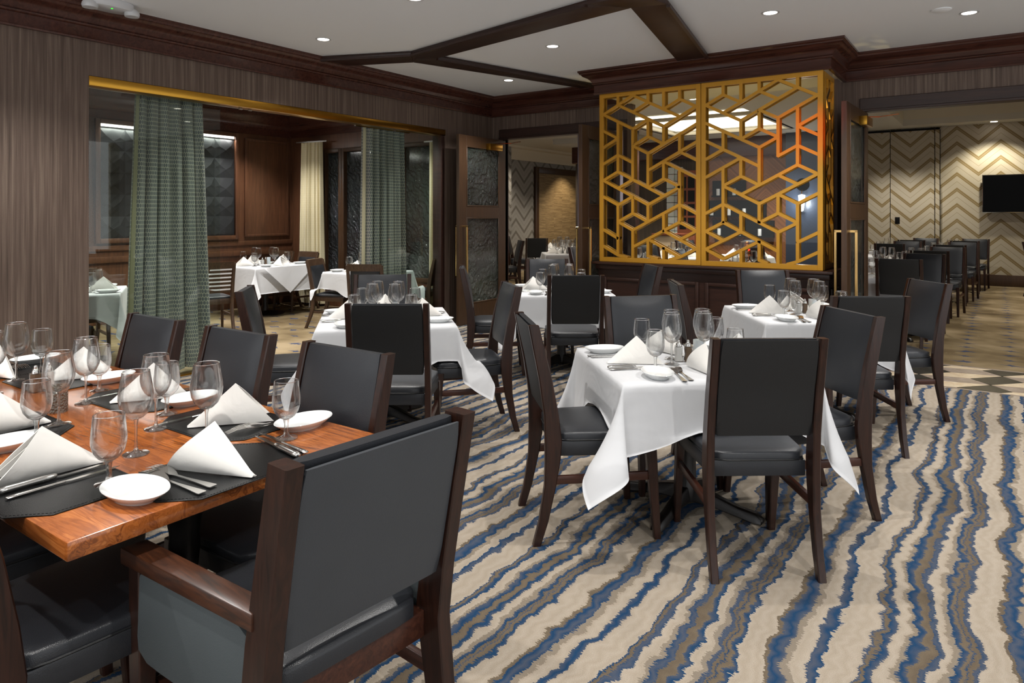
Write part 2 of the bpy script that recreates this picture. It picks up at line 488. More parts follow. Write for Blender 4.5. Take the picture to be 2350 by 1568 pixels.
# ================================================================== mesh helpers
class MB:
    def __init__(self):
        self.v, self.f, self.uv = [], [], None
    def add(self, vs, fs):
        b = len(self.v)
        self.v += [tuple(p) for p in vs]
        self.f += [tuple(i + b for i in q) for q in fs]
        return self
    def box(self, x0, x1, y0, y1, z0, z1):
        x0, x1 = sorted((x0, x1)); y0, y1 = sorted((y0, y1)); z0, z1 = sorted((z0, z1))
        return self.add([(x0, y0, z0), (x1, y0, z0), (x1, y1, z0), (x0, y1, z0), (x0, y0, z1), (x1, y0, z1), (x1, y1, z1), (x0, y1, z1)],
                        [(3, 2, 1, 0), (4, 5, 6, 7), (0, 1, 5, 4), (1, 2, 6, 5), (2, 3, 7, 6), (3, 0, 4, 7)])
    def obox(self, c, size, rot=0, axis='Z'):
        m = Matrix.Translation(c) @ (rot if isinstance(rot, Matrix) else Matrix.Rotation(rot, 4, axis))
        a, b, d = (k / 2 for k in size)
        vs = [m @ Vector(p) for p in [(-a, -b, -d), (a, -b, -d), (a, b, -d), (-a, b, -d), (-a, -b, d), (a, -b, d), (a, b, d), (-a, b, d)]]
        return self.add(vs, [(3, 2, 1, 0), (4, 5, 6, 7), (0, 1, 5, 4), (1, 2, 6, 5), (2, 3, 7, 6), (3, 0, 4, 7)])
    def bar(self, a, b, w, t, up=(0, 0, 1)):
        """box from a to b, w wide, t thick along up"""
        a, b = Vector(a), Vector(b)
        d = (b - a).normalized(); up = Vector(up); s = d.cross(up).normalized(); u = s.cross(d).normalized()
        vs = []
        for p in (a, b):
            for i, j in ((-1, -1), (1, -1), (1, 1), (-1, 1)):
                vs.append(p + s * (w / 2 * i) + u * (t / 2 * j))
        return self.add(vs, [(3, 2, 1, 0), (4, 5, 6, 7), (0, 1, 5, 4), (1, 2, 6, 5), (2, 3, 7, 6), (3, 0, 4, 7)])
    def loft(self, rings, caps=True):
        n = len(rings[0]); b = len(self.v)
        for r in rings: self.v += [tuple(p) for p in r]
        for k in range(len(rings) - 1):
            for i in range(n):
                j = (i + 1) % n
                self.f.append((b + k * n + i, b + k * n + j, b + (k + 1) * n + j, b + (k + 1) * n + i))
        if caps:
            self.f.append(tuple(b + i for i in reversed(range(n))))
            self.f.append(tuple(b + (len(rings) - 1) * n + i for i in range(n)))
        return self
    def post(self, secs, ch=.004):
        """secs: (x, y, z, half x, half y): chamfered rectangular sections stacked in z"""
        rings = []
        for x, y, z, hx, hy in secs:
            c = min(ch, hx * .6, hy * .6)
            rings.append([(x - hx + c, y - hy, z), (x + hx - c, y - hy, z), (x + hx, y - hy + c, z), (x + hx, y + hy - c, z),
                          (x + hx - c, y + hy, z), (x - hx + c, y + hy, z), (x - hx, y + hy - c, z), (x - hx, y - hy + c, z)])
        return self.loft(rings)
    def tube(self, path, r, n=8, caps=True):
        path = [Vector(p) for p in path]; rings = []
        for k, p in enumerate(path):
            d = (path[min(k + 1, len(path) - 1)] - path[max(k - 1, 0)]).normalized()
            up = Vector((0, 0, 1)) if abs(d.z) < .9 else Vector((1, 0, 0))
            s = d.cross(up).normalized(); u = s.cross(d)
            rr = r[k] if isinstance(r, (list, tuple)) else r
            rings.append([p + s * (rr * math.cos(2 * PI * i / n)) + u * (rr * math.sin(2 * PI * i / n)) for i in range(n)])
        return self.loft(rings, caps)
    def lathe(self, prof, n=24, c=(0, 0, 0), sx=1, sy=1):
        b = len(self.v); rows = []
        for r, z in prof:
            if r <= 1e-6:
                rows.append([len(self.v)]); self.v.append((c[0], c[1], c[2] + z))
            else:
                rows.append(list(range(len(self.v), len(self.v) + n)))
                for i in range(n):
                    a = 2 * PI * i / n
                    self.v.append((c[0] + r * math.cos(a) * sx, c[1] + r * math.sin(a) * sy, c[2] + z))
        for A, B in zip(rows, rows[1:]):
            for i in range(n):
                j = (i + 1) % n
                if len(A) == 1 and len(B) == 1: continue
                if len(A) == 1: self.f.append((A[0], B[j], B[i]))
                elif len(B) == 1: self.f.append((A[i], A[j], B[0]))
                else: self.f.append((A[i], A[j], B[j], B[i]))
        return self
    def prism(self, poly, z0, z1):
        n = len(poly)
        vs = [(x, y, z0) for x, y in poly] + [(x, y, z1) for x, y in poly]
        fs = [tuple(reversed(range(n))), tuple(range(n, 2 * n))] + [(i, (i + 1) % n, n + (i + 1) % n, n + i) for i in range(n)]
        return self.add(vs, fs)
    def grid(self, fn, nu, nv, uvfn=None):
        """fn(i/nu, j/nv) -> point"""
        b = len(self.v)
        for i in range(nu + 1):
            for j in range(nv + 1):
                self.v.append(tuple(fn(i / nu, j / nv)))
        for i in range(nu):
            for j in range(nv):
                a = b + i * (nv + 1) + j
                self.f.append((a, a + nv + 1, a + nv + 2, a + 1))
        if uvfn:
            self.uv = [uvfn(i / nu, j / nv) for i in range(nu + 1) for j in range(nv + 1)]
        return self
    def mesh(self, name, mat, smooth=38, bevel=0, segs=2, solid=0, sub=0, flip=False):
        me = bpy.data.meshes.new(name)
        me.from_pydata([(x * S, y * S, z * S) for x, y, z in self.v], [], self.f)
        if bevel or flip or True:
            bm = bmesh.new(); bm.from_mesh(me)
            if bevel:
                ed = [e for e in bm.edges if len(e.link_faces) == 2 and e.calc_face_angle(0) > math.radians(30)]
                bmesh.ops.bevel(bm, geom=ed, offset=bevel * S, segments=segs, profile=.5, affect='EDGES', clamp_overlap=True)
            if not self.uv:
                bmesh.ops.recalc_face_normals(bm, faces=bm.faces)
            bm.to_mesh(me); bm.free()
        if self.uv:
            ul = me.uv_layers.new(name='uv')
            for lp in me.loops:
                ul.data[lp.index].uv = self.uv[lp.vertex_index]
        if smooth:
            for p in me.polygons: p.use_smooth = True
            me.set_sharp_from_angle(angle=math.radians(smooth))
        me.materials.append(M[mat] if isinstance(mat, str) else mat)
        return me
    def build(self, name, mat, parent=None, loc=(0, 0, 0), rotz=0, **kw):
        o = bpy.data.objects.new(name, self.mesh(name, mat, **kw))
        C.objects.link(o)
        o.location = tuple(k * S for k in loc)
        o.rotation_euler = (0, 0, rotz)
        if parent: o.parent = parent
        return o

def inst(name, me, parent=None, loc=(0, 0, 0), rot=(0, 0, 0), scale=None):
    o = bpy.data.objects.new(name, me)
    C.objects.link(o)
    o.location = tuple(k * S for k in loc)
    o.rotation_euler = rot
    if scale: o.scale = scale
    if parent: o.parent = parent
    return o

def tag(o, label=None, cat=None, group=None, kind=None):
    if label: o['label'] = label
    if cat: o['category'] = cat
    if group: o['group'] = group
    if kind: o['kind'] = kind
    return o

def thing(name, loc=(0, 0, 0), rotz=0, label=None, cat=None, group=None):
    o = bpy.data.objects.new(name, None)
    C.objects.link(o)
    o.location = tuple(k * S for k in loc); o.rotation_euler = (0, 0, rotz)
    o.empty_display_size = .1
    return tag(o, label, cat, group)

def struct(mb, name, mat, parent=None, **kw):
    o = mb.build(name, mat, parent, **kw)
    if parent is None: o['kind'] = 'structure'
    return o

def place(o, loc, rotz):
    o.location = tuple(k * S for k in loc); o.rotation_euler = (0, 0, rotz)

used = set()
def dup(root, loc, rotz, label=None, cat=None, group=None):
    """the first use moves the prototype itself, later ones copy the tree"""
    if root.name not in used:
        used.add(root.name); r = root
    else:
        r = root.copy(); C.objects.link(r)
        for ch in list(root.children):
            c = ch.copy(); C.objects.link(c); c.parent = r
            for g in list(ch.children):
                d = g.copy(); C.objects.link(d); d.parent = c
    place(r, loc, rotz)
    return tag(r, label, cat, group)

def ang(dx, dy):            # rotation that turns local +y to (dx, dy)
    return math.atan2(dy, dx) - PI / 2

def wrect(mb, plane, c, u0, u1, v0, v1, t):
    """thin box on plane x=c or y=c, thickness t (signed)"""
    if plane == 'x': mb.box(c, c + t, u0, u1, v0, v1)
    else: mb.box(u0, u1, c, c + t, v0, v1)
    return mb

def frame_boxes(mb, plane, c, u0, u1, v0, v1, w, t):
    wrect(mb, plane, c, u0, u0 + w, v0, v1, t); wrect(mb, plane, c, u1 - w, u1, v0, v1, t)
    wrect(mb, plane, c, u0 + w, u1 - w, v0, v0 + w, t); wrect(mb, plane, c, u0 + w, u1 - w, v1 - w, v1, t)
    return mb

def sweep(profile, path, side=1, closed=False):
    """profile (out, z) carried along a floor path with mitred corners; side=+1 offsets to the right of travel"""
    mb = MB(); rings = []
    P_ = [Vector((x, y)) for x, y in path]
    for k, p in enumerate(P_):
        ds = []
        if k > 0: ds.append((p - P_[k - 1]).normalized())
        if k < len(P_) - 1: ds.append((P_[k + 1] - p).normalized())
        ns = [Vector((d.y, -d.x)) * side for d in ds]
        if len(ns) == 1: m = ns[0]
        else:
            m = (ns[0] + ns[1]); m = m / max(.2, (1 + ns[0].dot(ns[1])))
        rings.append([(p.x + m.x * o, p.y + m.y * o, z) for o, z in profile])
    return mb.loft(rings)

def rbox(mb, x0, x1, y0, y1, z0, z1, dome=0, nx=10, ny=10, e=6.0, face='z'):
    """upholstered pad: superellipse-edged block with a domed +face"""
    cx, cy, cz = (x0 + x1) / 2, (y0 + y1) / 2, (z0 + z1) / 2
    hx, hy, hz = (x1 - x0) / 2, (y1 - y0) / 2, (z1 - z0) / 2
    n = 7
    rings = []
    def ring(sc, z):
        pts = []
        m = 32
        for i in range(m):
            a = 2 * PI * (i + .5) / m
            c_, s_ = math.cos(a), math.sin(a)
            r = (abs(c_) ** e + abs(s_) ** e) ** (-1 / e)
            pts.append((c_ * r * sc, s_ * r * sc, z))
        return pts
    levels = [(.0, -1), (.97, -1), (1, -.92), (1, .35), (.985, .68), (.95, .88), (.86, 1.0 + dome * .35), (.6, 1 + dome * .8), (.3, 1 + dome * .97)]
    rr = []
    for sc, z in levels[1:]: rr.append(ring(sc, z))
    out = []
    for r in rr:
        q = []
        for a, b, c in r:
            if face == 'z': q.append((cx + a * hx, cy + b * hy, cz + c * hz))
            elif face == 'y': q.append((cx + a * hx, cy + c * hy, cz + b * hz))
            else: q.append((cx + c * hx, cy + a * hy, cz + b * hz))
        out.append(q)
    b = len(mb.v)
    mb.loft(out, caps=True)
    return mb

# ================================================================== prototypes
def lean(z):     # y of the rear post centre line of the dining chair
    pts = [(0, -.285), (.12, -.25), (.28, -.222), (.42, -.212), (.55, -.222), (.72, -.25), (.93, -.298)]
    for (a, ya), (b, yb) in zip(pts, pts[1:]):
        if z <= b: return ya + (yb - ya) * (z - a) / (b - a)
    return pts[-1][1]

def side_pad(mb, hx, z0, z1, thick, dome, yoff, leanf=lean, bow=0.0, nz=12, nx=10, r=.02):
    """padded back following the lean; front (towards +y) domed"""
    rings = []
    m = 28
    for k in range(nz + 1):
        t_ = k / nz
        z = z0 + (z1 - z0) * t_
        edge = min(1, math.sin(PI * min(t_, 1 - t_) * 6 / 2) if min(t_, 1 - t_) < 1 / 6 else 1)
        edge = max(edge, 0)
        sc = .97 + .03 * edge
        zz = z
        y = leanf(z) + yoff
        pts = []
        for i in range(m):
            a = 2 * PI * (i + .5) / m
            c_, s_ = math.cos(a), math.sin(a)
            e = 7
            q = (abs(c_) ** e + abs(s_) ** e) ** (-1 / e)
            x_ = c_ * q * hx * sc
            yy = s_ * q
            d_ = dome * (1 - (x_ / hx) ** 2) * edge if yy > 0 else 0
            half = thick / 2 * (.72 + .28 * edge)
            pts.append((x_, y + yy * half + d_ - bow * (1 - (x_ / hx) ** 2), zz))
        rings.append(pts)
    return mb.loft(rings)

def make_chair(name='dining_chair'):
    t = thing(name)
    for s in (-1, 1):
        secs = []
        for z, hy in [(0, .017), (.1, .02), (.25, .025), (.36, .033), (.44, .036), (.55, .031), (.7, .028), (.93, .022)]:
            secs.append((s * (.203 + .004 * (1 - abs(z - .45))), lean(z), z, .0155, hy))
        MB().post(secs).build('rear_leg', 'chair_wood', t, smooth=30)
        secs = []
        for k, z in enumerate([0, .1, .2, .3, .4]):
            f_ = 1 - z / .4
            secs.append((s * (.205 + .008 * f_), .215 + .028 * f_, z, .0135 + .0055 * z / .4, .015 + .009 * z / .4))
        MB().post(secs).build('front_leg', 'chair_wood', t, smooth=30)
        MB().box(s * .207 - .009, s * .207 + .009, lean(.27) + .02, .222, .255, .29).build('stretcher', 'chair_wood_x', t, bevel=.002, smooth=30)
    ap = MB()
    ap.prism([(-.188, -.19), (.188, -.19), (.218, .2), (.212, .232), (-.212, .232), (-.218, .2)], .365, .43)
    ap.build('apron', 'leather', t, bevel=.006, smooth=40)
    seat = MB()
    rbox(seat, -.221, .221, -.202, .246, .432, .468, dome=.55, e=9)
    # taper towards the back
    seat.v = [(x * (.86 + .14 * (y + .2) / .44) if y < .24 else x, y, z) for x, y, z in seat.v]
    sp = seat.build('seat', 'leather', t, smooth=50)
    pip = MB(); pts = []
    for i in range(33):
        a = 2 * PI * i / 32
        c_, s_ = math.cos(a), math.sin(a)
        q = (abs(c_) ** 9 + abs(s_) ** 9) ** (-1 / 9)
        yy = .022 + s_ * q * .225; xx = c_ * q * .222
        pts.append((xx * (.86 + .14 * (yy + .2) / .44), yy, .434))
    pip.tube(pts, .0035, 5, caps=False).build('piping', 'leather_shaded', sp, smooth=60)
    bk = MB(); side_pad(bk, .187, .545, .928, .036, .014, .006)
    bk.build('backrest', 'leather', t, smooth=50)
    rp = MB(); side_pad(rp, .186, .543, .924, .012, 0, -.018)
    rp.build('back_panel', 'leather_shaded', t, smooth=50)
    return t

def make_arm_chair(name='arm_chair'):
    t = thing(name)
    lf = lambda z: -.222 - .0 if z < .45 else -.222 - (z - .45) * .2
    for s in (-1, 1):
        secs = []
        for z, y, hy in [(0, -.30, .025), (.2, -.255, .032), (.42, -.222, .042), (.55, -.24, .04), (.66, -.262, .038), (.93, -.318, .033)]:
            secs.append((s * .232, y, z, .0205, hy))
        MB().post(secs, .003).build('rear_leg', 'chair_wood', t, smooth=30)
        MB().post([(s * .262, .255, 0, .016, .018), (s * .27, .235, .35, .02, .03), (s * .275, .225, .59, .02, .028)], .003).build('front_leg', 'chair_wood', t, smooth=30)
        a = MB()
        a.add([(s * .205, -.235, .59), (s * .257, -.235, .59), (s * .31, .262, .583), (s * .25, .262, .583),
               (s * .205, -.235, .626), (s * .257, -.235, .626), (s * .31, .262, .62), (s * .25, .262, .62)],
              [(3, 2, 1, 0), (4, 5, 6, 7), (0, 1, 5, 4), (1, 2, 6, 5), (2, 3, 7, 6), (3, 0, 4, 7)])
        a.build('armrest', 'arm_wood', t, bevel=.003, smooth=30)
        sp = MB(); rbox(sp, s * .232 - .018, s * .232 + .018, -.205, .21, .375, .588, dome=.2, e=8, face='x')
        sp.v = [(x + s * .042 * (y + .2) / .4, y, z) for x, y, z in sp.v]
        sp.build('side_panel', 'velvet_grey', t, smooth=50)
        MB().box(s * .232 - .01, s * .232 + .01, -.22, .235, .26, .295).build('stretcher', 'chair_wood_x', t, bevel=.002, smooth=30)
    MB().box(-.212, .212, -.215, .245, .36, .425).build('apron', 'chair_wood_x', t, bevel=.003, smooth=30)
    seat = MB(); rbox(seat, -.211, .211, -.225, .262, .426, .478, dome=.45, e=9)
    seat.build('seat', 'leather', t, smooth=50)
    lf2 = lambda z: -.24 - (z - .55) * .205
    bk = MB(); side_pad(bk, .211, .545, .925, .05, .02, .012, leanf=lf2)
    bk.build('backrest', 'leather', t, smooth=50)
    rp = MB(); side_pad(rp, .21, .54, .915, .014, 0, -.024, leanf=lf2)
    rp.build('back_panel', 'leather_lit', t, smooth=50)
    return t

def make_club_chair(name='curved_chair', slats=False):
    """private-room chair: curved rear legs, framed back with an upholstered inset or horizontal slats"""
    t = thing(name)
    lf = lambda z: -.205 - max(0, z - .42) ** 1.4 * .26 - max(0, .3 - z) ** 1.3 * .5
    for s in (-1, 1):
        secs = []
        for z in [0, .08, .16, .26, .36, .44, .54, .66, .78, .87]:
            hy = .018 + .012 * max(0, 1 - abs(z - .42) / .4)
            secs.append((s * (.195 + .012 * z), lf(z), z, .018, hy))
        MB().post(secs, .005).build('rear_leg', 'club_wood', t, smooth=40)
        MB().post([(s * .2, .22, 0, .014, .014), (s * .195, .2, .4, .02, .02)], .004).build('front_leg', 'club_wood', t, smooth=30)
        MB().box(s * .198 - .008, s * .198 + .008, -.2, .21, .2, .228).build('stretcher', 'club_wood', t, smooth=30)
    fr = MB().box(-.2, .2, -.2, .225, .355, .42)
    fr.build('seat_rail', 'club_wood', t, bevel=.004, smooth=30)
    seat = MB(); rbox(seat, -.215, .215, -.19, .235, .42, .45, dome=.7, e=7)
    seat.build('seat', 'leather', t, smooth=50)
    side = lambda z: .2
    tr = MB(); rings = []
    for i in range(9):
        x = -.205 + .41 * i / 8
        b = -.02 * (1 - (x / .2) ** 2)
        z0, z1 = .80, .882
        y0, y1 = lf(z0) + b, lf(z1) + b
        rings.append([(x, y0 - .012, z0), (x, y0 + .014, z0), (x, y1 + .014, z1), (x, y1 - .014, z1 + .004)])
    tr.loft(rings).build('top_rail', 'club_wood', t, smooth=40)
    if slats:
        for k in range(6):
            z = .50 + k * .05
            sl = MB(); rings = []
            for i in range(9):
                x = -.19 + .38 * i / 8
                b = -.018 * (1 - (x / .2) ** 2)
                rings.append([(x, lf(z) + b - .007, z), (x, lf(z) + b + .007, z), (x, lf(z + .03) + b + .007, z + .03), (x, lf(z + .03) + b - .007, z + .03)])
            sl.loft(rings).build('slat', 'club_wood', t, smooth=40)
    else:
        bk = MB(); side_pad(bk, .18, .50, .80, .03, .012, .006, leanf=lf, bow=.012)
        bk.build('backrest', 'leather', t, smooth=50)
    return t

# ---- tableware meshes
def lathe_mesh(name, prof, mat, n=24, **kw):
    return MB().lathe(prof, n).mesh(name, mat, **kw)

def rim_(R, z, r=.0011):  # extra shiny ring, added as the bright outline of the glass edge
    return MB().lathe([(R + r * math.cos(a), z + r * math.sin(a)) for a in [2 * PI * k / 6 for k in range(7)]], 26)
def make_wine():
    t = thing('wine_glass')
    foot = [(0, .003), (.018, .0025), (.034, .0015), (.0355, 0), (.034, .0015)]
    MB().lathe([(0, .0), (.0355, 0), (.0355, .002), (.02, .0045), (.008, .010), (.0042, .02), (.0036, .05), (.004, .085), (.007, .1)], 22).build('stem', 'glass_solid', t, smooth=60)
    MB().lathe([(0, .1), (.008, .1005), (.02, .106), (.034, .12), (.043, .14), (.0465, .16), (.046, .18), (.042, .205), (.0365, .238), (.0355, .239), (.041, .205), (.0448, .18), (.0453, .16), (.042, .141), (.033, .1215), (.019, .1075), (0, .103)], 26).build('bowl', 'glassware', t, smooth=60)
    rim_(.036, .2385).build('rim', 'rim_glint', t, smooth=60)
    return t
def make_goblet():
    t = thing('water_goblet')
    MB().lathe([(0, 0), (.034, 0), (.034, .003), (.02, .006), (.009, .012), (.0065, .024), (.0065, .045), (.009, .057), (.012, .062)], 22).build('stem', 'glass_solid', t, smooth=60)
    MB().lathe([(0, .06), (.012, .0605), (.025, .069), (.036, .085), (.0415, .105), (.042, .125), (.0395, .15), (.0365, .178), (.0352, .1785), (.038, .15), (.0405, .125), (.04, .106), (.0345, .087), (.024, .0715), (0, .064)], 26).build('bowl', 'glassware', t, smooth=60)
    rim_(.0358, .1782).build('rim', 'rim_glint', t, smooth=60)
    return t
def make_plate():
    t = MB().lathe([(0, .004), (.05, .004), (.05, 0), (.055, .0), (.0575, .004), (.07, .012), (.083, .022), (.0865, .026), (.0855, .0275), (.08, .0245), (.068, .0155), (.056, .0095), (.04, .0075), (0, .007)], 44, sx=.79, sy=1.2)
    o = t.build('bread_plate', 'china', smooth=50)
    return o
def make_napkin(seed=0, opn=1.0):
    rnd = random.Random(seed)
    t = thing('folded_napkin')
    def E(u):      # opening edge, u in -1..1
        a = abs(u)
        return Vector((.058 * u * opn + .018 * math.sin(PI * u) * opn * (1.6 if u > 0 else .4), -.01 - .10 * a, .112 * (1 - a)))
    K = 1.13
    def T(u):
        return Vector((.008 * u, .118, .004 * (1 - abs(u))))
    def surf(i, j):
        u = -1 + 2 * i; s = j
        p = T(u).lerp(E(u), s)
        p.z += .0012 * math.sin(7 * u + 3 * s + seed) * (1 - abs(u))
        p.x += .005 * math.sin(PI * s) * (1 if u > 0 else -1) * (1 - (abs(u) * 2 - 1) ** 2)
        p.z = max(p.z, .0005)
        return p * K
    def thick(mb, fn, nu, nv, d):
        mb.grid(fn, nu, nv)
        return mb
    def solidify(mb, th):
        me = mb.mesh('napkin', 'napkin_linen', smooth=40)
        bm = bmesh.new(); bm.from_mesh(me)
        bmesh.ops.solidify(bm, geom=bm.faces, thickness=th * S)
        bmesh.ops.recalc_face_normals(bm, faces=bm.faces)
        mn = min(v.co.z for v in bm.verts)
        for v in bm.verts: v.co.z -= min(0, mn) 
        bm.to_mesh(me); bm.free()
        for p in me.polygons: p.use_smooth = True
        me.set_sharp_from_angle(angle=math.radians(50))
        return me
    o = inst('outer_fold', solidify(MB().grid(surf, 16, 8), .0045), t)
    def inner(i, j):
        u = -1 + 2 * i; s = .35 + .62 * j
        p = T(u * .9).lerp(E(u * .96), s)
        p.x *= .82; p.z *= .86; p.y -= .004
        p.z = max(p.z, .0005)
        return p * K
    inst('inner_fold', solidify(MB().grid(inner, 14, 5), .004), t)
    return t
def make_knife(fat=False):
    t = thing('steak_knife' if fat else 'table_knife')
    if fat:
        h = MB(); rings = []
        for y, w_, z_ in [(-.12, .004, .003), (-.117, .0085, .006), (-.10, .0105, .0075), (-.06, .0088, .007), (-.03, .0098, .0075), (-.004, .007, .006), (0, .005, .004)]:
            rings.append([(w_ * math.cos(a), y, .0076 + z_ * math.sin(a)) for a in [2 * PI * k / 10 for k in range(10)]])
        h.loft(rings).build('handle', 'steel', t, smooth=50)
    else:
        h = MB(); rings = []
        for y, w_, z_ in [(-.115, .003, .0015), (-.112, .0065, .003), (-.09, .007, .0035), (-.02, .0042, .0028), (0, .0045, .0025)]:
            rings.append([(w_ * math.cos(a), y, .0036 + z_ * math.sin(a)) for a in [2 * PI * k / 8 for k in range(8)]])
        h.loft(rings).build('handle', 'steel', t, smooth=50)
    MB().prism([(-.003, 0), (.004, -.002), (.009, .01), (.0095, .07), (.007, .095), (0, .118), (-.003, .09)], .003, .0048).build('blade', 'steel', t, smooth=30)
    return t
def make_fork():
    mb = MB()
    zc = lambda y: .002 + .009 * max(0, math.sin((y - .005) / .095 * PI)) * (1 if y > 0 else 0) + (.003 if y < -.08 else 0) * 0
    # handle
    sec = [(-.12, .0085), (-.115, .0095), (-.08, .0065), (-.03, .0032), (0, .0035), (.012, .009), (.03, .0118), (.045, .0118)]
    rings = [[(-w_, y, zc(y)), (w_, y, zc(y)), (w_, y, zc(y) + .002), (-w_, y, zc(y) + .002)] for y, w_ in sec]
    mb.loft(rings)
    for k in range(4):
        x = -.0098 + k * .0065
        rings = [[(x - w_, y, zc(y)), (x + w_, y, zc(y)), (x + w_, y, zc(y) + .0018), (x - w_, y, zc(y) + .0018)] for y, w_ in [(.044, .0019), (.07, .0017), (.092, .0009)]]
        mb.loft(rings)
    return mb.build('dinner_fork', 'steel', smooth=30)
def make_shaker(fill):
    t = thing('pepper_shaker' if fill == 'pepper' else 'salt_shaker')
    secs = [(0, 0, 0, .0175, .0175), (0, 0, .006, .0185, .0185), (0, 0, .035, .0145, .0145), (0, 0, .062, .0165, .0165), (0, 0, .074, .0155, .0155)]
    MB().post(secs, .003).build('glass_body', 'glassware', t, smooth=30)
    MB().post([(a, b, .003 + z * .9, hx * .84, hy * .84) for a, b, z, hx, hy in secs], .003).build('filling', fill, t, smooth=30)
    MB().lathe([(0, .072), (.0135, .072), (.0135, .08), (.011, .088), (.006, .093), (.007, .099), (.004, .104), (0, .105)], 16).build('cap', 'steel', t, smooth=40)
    return t
def make_votive():
    return MB().lathe([(0, 0), (.026, 0), (.027, .002), (.027, .1), (.0255, .1), (.0255, .01), (0, .01)], 24).build('votive_holder', 'frosted', smooth=40)
def make_placemat():
    t = thing('placemat')
    a, b, c = .215, .15, .075
    poly = [(-a, -b + c), (-a + c, -b), (a - c, -b), (a, -b + c), (a, b - c), (a - c, b), (-a + c, b), (-a, b - c)]
    MB().prism(poly, 0, .0028).build('leather_sheet', 'placemat_leather', t, bevel=.001, segs=1, smooth=30)
    st = MB()
    k = .955
    q = [(x * k, y * k) for x, y in poly]
    for i in range(8):
        (x0, y0), (x1, y1) = q[i], q[(i + 1) % 8]
        n = max(3, int(math.hypot(x1 - x0, y1 - y0) / .008))
        for j in range(n):
            f0, f1 = (j + .2) / n, (j + .8) / n
            st.bar((x0 + (x1 - x0) * f0, y0 + (y1 - y0) * f0, .003), (x0 + (x1 - x0) * f1, y0 + (y1 - y0) * f1, .003), .0009, .0007)
    o = st.build('stitching', 'black', t, smooth=0); o['kind'] = 'stuff'
    return t

chair0 = make_chair()
arm0 = make_arm_chair()
club0 = make_club_chair('curved_chair')
slat0 = make_club_chair('ladder_back_chair', True)
wine0, goblet0, plate0 = make_wine(), make_goblet(), make_plate()
napkins = [make_napkin(0, 1.0), make_napkin(3, .8), make_napkin(5, 1.2)]
knife0, steak0, fork0 = make_knife(), make_knife(True), make_fork()
salt0, pepper0, votive0 = make_shaker('salt'), make_shaker('pepper'), make_votive()
mat0 = make_placemat()
club0.scale = slat0.scale = (.95, .95, .95)
for o_, k_ in ((knife0, 1.14), (steak0, 1.12), (fork0, 1.22)): o_.scale = (k_, k_, k_)

# ================================================================== THE SETTING
XL, YB = -5.75, 7.72          # glass-wall side, back wall
struct(MB().box(XL, 4.5, -2.2, 6.6, -.06, 0).box(XL, -1.2, 6.6, YB, -.06, 0).box(1.7, 4.5, 6.6, YB, -.06, 0), 'floor', 'striped_carpet', smooth=0)
# tiled threshold of the passage
TH = struct(MB().box(-1.2, 1.7, 6.6, 7.62, -.06, -.006), 'floor_threshold', 'grout', smooth=0)
struct(MB().box(-1.2, 1.7, 6.6, 6.63, -.03, .001).box(-1.2, 1.7, 7.58, 7.62, -.03, .001), 'trim_1', 'tile_taupe', TH, smooth=0)
def tiles():
    import itertools
    ux, uy = .235, .118
    x0, y0, x1, y1 = -1.2, 6.632, 1.7, 7.578
    def clip(poly):
        def cut(poly, f, g):
            out = []
            for i in range(len(poly)):
                a, b = poly[i], poly[(i + 1) % len(poly)]
                fa, fb = f(a), f(b)
                if fa >= 0: out.append(a)
                if (fa >= 0) != (fb >= 0):
                    t_ = fa / (fa - fb); out.append((a[0] + (b[0] - a[0]) * t_, a[1] + (b[1] - a[1]) * t_))
            return out
        for f in (lambda p: p[0] - x0, lambda p: x1 - p[0], lambda p: p[1] - y0, lambda p: y1 - p[1]):
            poly = cut(poly, f, None)
            if len(poly) < 3: return None
        return poly
    # tumbling blocks: rhombi of three colours, long axis across the passage
    a = .30
    ro = math.radians(33); cr_, sr_ = math.cos(ro), math.sin(ro)
    mxc, myc = (x0 + x1) / 2, (y0 + y1) / 2
    R_ = lambda p: (mxc + (p[0] - mxc) * cr_ * 1.25 - (p[1] - myc) * sr_ * 1.25, myc + (p[0] - mxc) * sr_ + (p[1] - myc) * cr_)
    dx, dy = a * .95, a * .62
    for i in range(-2, 9):
        for j in range(-5, 9):
            cx = x0 + i * 2 * dx + (j % 2) * dx
            cy = y0 + j * 1.5 * dy * 1.15
            h = dy * 1.15
            c = (cx, cy)
            top = [(cx, cy), (cx + dx, cy + h / 2), (cx, cy + h), (cx - dx, cy + h / 2)]
            lft = [(cx, cy), (cx - dx, cy + h / 2), (cx - dx, cy - h / 2), (cx, cy - h)]
            rgt = [(cx, cy), (cx, cy - h), (cx + dx, cy - h / 2), (cx + dx, cy + h / 2)]
            for poly, m_ in ((top, 'tile_cream'), (lft, 'tile_taupe'), (rgt, 'tile_dark')):
                poly = [R_(p) for p in poly]
                mx, my = sum(p[0] for p in poly) / 4, sum(p[1] for p in poly) / 4
                q = clip([(mx + (px - mx) * .975, my + (py - my) * .975) for px, py in poly])
                if q is None: continue
                ar = abs(sum(q[k][0] * q[(k + 1) % len(q)][1] - q[(k + 1) % len(q)][0] * q[k][1] for k in range(len(q)))) / 2
                if ar < .0008: continue
                MB().prism(q, -.006, .001).build('floor_tile', m_, TH, smooth=0)
tiles()
struct(MB().box(-9.6, XL, -1, 7.3, -.06, -.001), 'floor_private_room', 'mottled_carpet', smooth=0)
struct(MB().box(-11, 5, 7.72, 21, -.06, -.001).box(-1.2, 1.7, 7.62, 7.72, -.06, -.001), 'floor_far_rooms', 'mottled_carpet', smooth=0)

